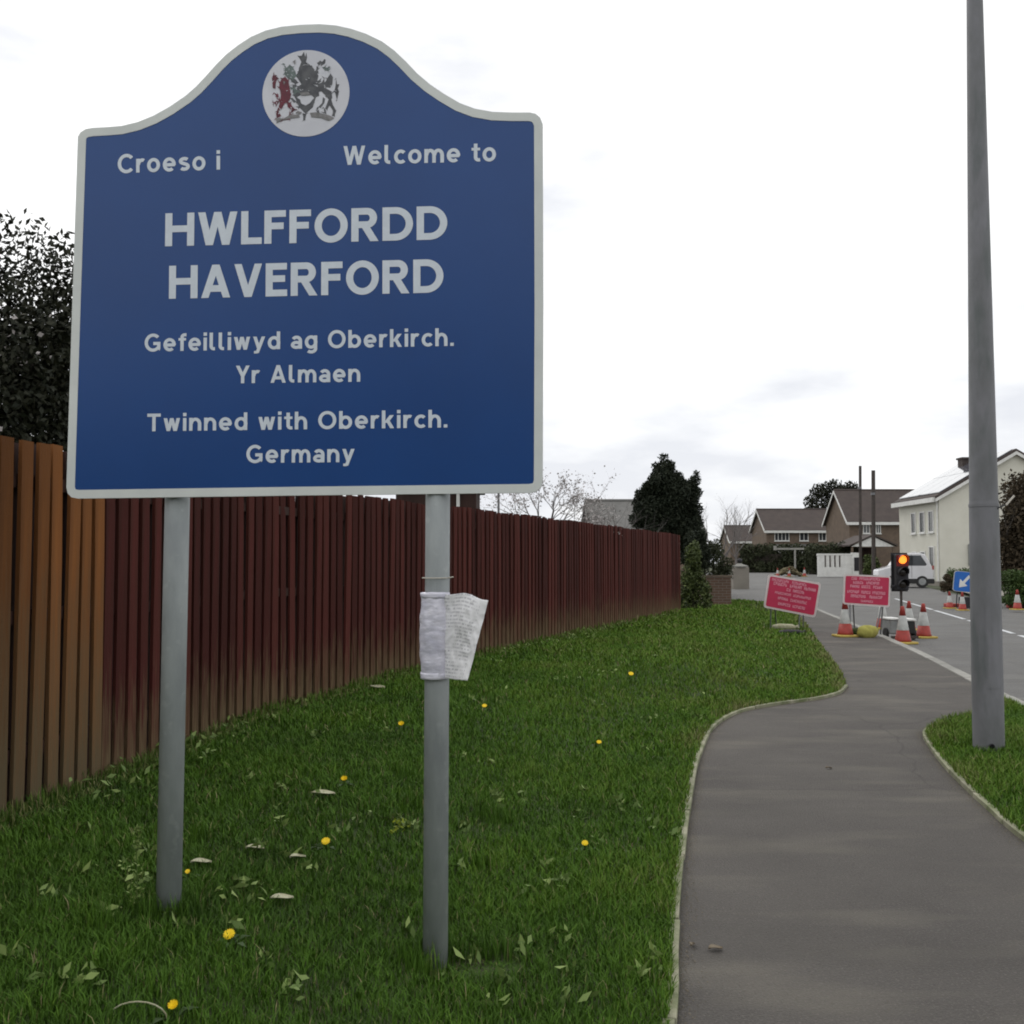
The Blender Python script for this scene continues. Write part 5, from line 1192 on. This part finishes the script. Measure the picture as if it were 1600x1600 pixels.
sandbag(1225, 984, .02, .26, .09, .07, -.5, M['straw'], 'pale long sandbag on the grass behind the tilted red sign legs')
sandbag(1236, 992, .0, .24, .12, .06, -.2, M['black'], 'dark flat sandbag at the foot of the tilted red sign')

# traffic light
tl = G(1409, 1001, -.1); tr = empty('temporary_traffic_light', (tl.x, tl.y, -.1), 'portable traffic light showing red amber glow, on a pole with a grey battery box', 'traffic light'); ty = tl.y; o = tr.location
zt3, zb3 = D(1408, 866, ty).z, D(1408, 922, ty).z; hx = D(1408, 880, ty).x
MB(o).box((hx - .125, ty - .07, zb3), (hx + .125, ty + .10, zt3), None).build('housing', M['black'], tr, bevel=.02)
MB(o).box((hx - .165, ty + .103, zb3 - .03), (hx + .165, ty + .115, zt3 + .03)).build('backing_board', M['black'], tr)
M['red_lens'] = mat('dark_lens', (.02, .015, .01), (.015, .012, .01), 9, .2)
M['lit_lens'] = mat('glowing_lamp', (.8, .3, .05), (.8, .25, .04), 9, .3, emit=((1.0, .21, .022), 2.1))
M['halo_red'] = mat('painted_red_glow', (.20, .008, .008), (.14, .006, .006), 9, .5)  # red glow of the lit lamp, put into the colour of its surround
hz_ = (zt3 - zb3) / 3
MB(o).box((hx - .12, ty - .0735, zt3 - hz_), (hx + .12, ty - .0705, zt3 - .02)).build('painted_glow_plate', M['halo_red'], tr)  # added plate, paints the lamp's glow on the upper housing
for k in range(3):
    zc_ = zt3 - hz_ * (k + .5) - (.0 if k else -.012); mtx = Matrix.Translation((hx, ty - .07, zc_)) @ Matrix.Rotation(R(90), 4, 'X')
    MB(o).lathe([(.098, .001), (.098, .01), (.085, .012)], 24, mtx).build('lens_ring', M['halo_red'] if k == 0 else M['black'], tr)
    MB(o).lathe([(.085, .010), (.075, .025), (.04, .036), (.01, .040)], 24, mtx).build('lens', M['lit_lens'] if k == 0 else M['red_lens'], tr, smooth=True)
    v = MB(o); n_ = 14; vs = []
    for j in range(n_ + 1):
        a_ = R(-20 + 220 * j / n_); r_ = .100
        for d_ in (0, .15 * (.5 + .5 * math.sin(max(0, a_)))+.01): vs.append((hx + r_ * math.cos(a_), ty - .071 - d_, zc_ + r_ * math.sin(a_)))
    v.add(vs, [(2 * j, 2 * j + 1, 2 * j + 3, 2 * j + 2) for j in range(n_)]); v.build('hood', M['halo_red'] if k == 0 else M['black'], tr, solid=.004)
MB(o).tube((hx, ty + .03, -.0), (hx, ty + .03, zb3 + .01), .026, .026, 12).build('pole', M['dark_pole'], tr)
bx0, bx1 = D(1387, 990, ty + .25).x, D(1403, 990, ty + .25).x
MB(o).box((bx0, ty + .1, .02), (bx1, ty + .6, .30)).build('battery_box', M['grey_box'], tr, bevel=.03)
MB(o).box((bx0 - .02, ty + .08, .303), (bx1 + .02, ty + .62, .345)).build('lid', M['white'], tr, bevel=.015)
bx2, bx3 = D(1414, 990, ty + .25).x, D(1427, 990, ty + .25).x
MB(o).box((bx2, ty + .12, .02), (bx3, ty + .55, .28)).build('battery_box', M['rubber'], tr, bevel=.03)
MB(o).box((bx2 - .01, ty + .1, .283), (bx3 + .01, ty + .57, .33)).build('lid', M['white'], tr, bevel=.015)
for xw in (bx0 - .02, bx3 + .02): MB(o).tube((xw - .025, ty + .3, .02), (xw + .025, ty + .3, .02), .12, .12, 16).build('wheel', M['rubber'], tr, bevel=.01)
MB(o).box((bx0, ty - .02, -.06), (bx3, ty + .08, -.01)).build('foot_bar', M['dark_pole'], tr)
MB(o).tube((D(1394, 915, ty).x, ty, D(1394, 917, ty).z), (hx - .12, ty, D(1394, 915, ty).z), .03, .02, 8).build('detector', M['black'], tr)

# blue arrow sign
ad = 35.0; ac = D(1508, 909, ad); ar = empty('blue_arrow_sign', (ac.x, ad, -.1), 'blue sign with a white arrow pointing down left, beside the lamp post', 'sign'); o = ar.location
hw_ = 18.2 / F * ad
def sq(h, y, rot=R(-6), r_=.25, n=6):
    out_ = []
    for k, (sx_, sz_) in enumerate(((1, 1), (-1, 1), (-1, -1), (1, -1))):
        for j in range(n + 1):
            a_ = R(90 * k) + R(90) * j / n; px_ = sx_ * h * (1 - r_) + h * r_ * math.cos(a_); pz_ = sz_ * h * (1 - r_) + h * r_ * math.sin(a_)
            out_.append(Vector((ac.x + px_ * math.cos(rot) - pz_ * math.sin(rot), y, ac.z + (px_ * math.sin(rot) + pz_ * math.cos(rot)) * .88)))
    return out_
MB(o).prism(sq(hw_, ad), (0, .02, 0)).build('rim', M['cone_white'], ar)
MB(o).prism(sq(hw_ * .95, ad - .004), (0, .0035, 0)).build('face', M['arrow_blue'], ar)
dA = Vector((-.70, 0, -.72)).normalized(); nA = Vector((dA.z, 0, -dA.x)); c_ = Vector((ac.x - .03, ad - .007, ac.z))
tip = c_ + dA * .27; tail = c_ - dA * .27; neck = c_ + dA * .03
MB(o).prism([tail + nA * .045, neck + nA * .045, neck + nA * .17, tip, neck - nA * .17, neck - nA * .045, tail - nA * .045], (0, .0025, 0)).build('arrow', M['white'], ar)
for s_ in (-1, 1): MB(o).tube((ac.x + s_ * .25, ad + .05, ac.z - hw_ * .5), (ac.x + s_ * .30, ad + .05, -.1), .02, .02, 8).build('leg', M['black'], ar)
MB(o).box((ac.x - .12, ad + .03, -.08), (ac.x + .38, ad + .3, .30)).build('stand_weight', M['black'], ar, bevel=.03)

# ------------------------------------------------------------------ parked white van
vd = 58.5; vx0, vx1 = D(1372, 900, vd).x, D(1449, 900, vd).x
vz = zg(vd) - .08
van = empty('white_van', ((vx0 + vx1) / 2, vd, vz), 'small white van parked before the cream house, partly behind the traffic light', 'van')
Lh = (vx1 - vx0) / 2 * 1.06; Wv = 1.75
body = [(-Lh, .45), (-Lh + .02, .98), (-Lh + .35, 1.08), (-Lh + .80, 1.20), (-Lh + 1.25, 1.82), (-Lh + 1.5, 1.93), (Lh - .75, 1.95), (Lh - .42, 1.85), (Lh - .10, 1.20), (Lh, 1.05), (Lh - .01, .45), (Lh - .2, .32), (-Lh + .2, .32)]
MB().prism([(x, -Wv / 2, z) for x, z in body], (0, Wv, 0)).build('body', M['van'], van, bevel=.07)
def side_pane(pts, nm): MB().prism([(x, -Wv / 2 - .006, z) for x, z in pts], (0, .004, 0)).build(nm, M['glass'], van)
side_pane([(-Lh + .98, 1.22), (-Lh + 1.36, 1.76), (-Lh + 1.75, 1.80), (-Lh + 1.75, 1.22)], 'side_window')
side_pane([(-Lh + 1.88, 1.22), (-Lh + 1.88, 1.80), (Lh - 1.35, 1.80), (Lh - 1.35, 1.22)], 'side_window')
side_pane([(Lh - 1.22, 1.22), (Lh - 1.22, 1.80), (Lh - .68, 1.80), (Lh - .36, 1.30), (Lh - .42, 1.22)], 'side_window')
for x in (-Lh + .72, Lh - .62):
    wh = MB().tube((x, -Wv / 2 + .12, .32), (x, -Wv / 2 - .03, .32), .33, .33, 22).build('wheel', M['rubber'], van, bevel=.02)
    MB().tube((x, -Wv / 2 - .031, .32), (x, -Wv / 2 - .05, .32), .20, .17, 16).build('hub_cap', M['grey_box'], wh)
MB().box((-Lh - .03, -Wv / 2 - .02, .22), (Lh + .03, Wv / 2 + .02, .50)).build('sill_and_bumper', M['rubber'], van, bevel=.04)
MB().box((Lh - .08, -Wv / 2 - .012, 1.0), (Lh + .015, -Wv / 2 + .12, 1.22)).build('tail_light', M['cone_red'], van, bevel=.01)
MB().box((-Lh + .95, -Wv / 2 - .18, 1.15), (-Lh + 1.1, -Wv / 2 - .008, 1.32)).build('mirror', M['black'], van, bevel=.02)
MB().box((-Lh + 1.8, -Wv / 2 - .008, .55), (-Lh + 1.815, -Wv / 2 - .001, 1.85)).build('door_seam', M['black'], van)
MB().box((Lh - 1.5, -Wv / 2 - .03, 1.02), (Lh - 1.3, -Wv / 2 - .001, 1.06)).build('door_handle', M['black'], van)
van.rotation_euler = (0, 0, R(-10))
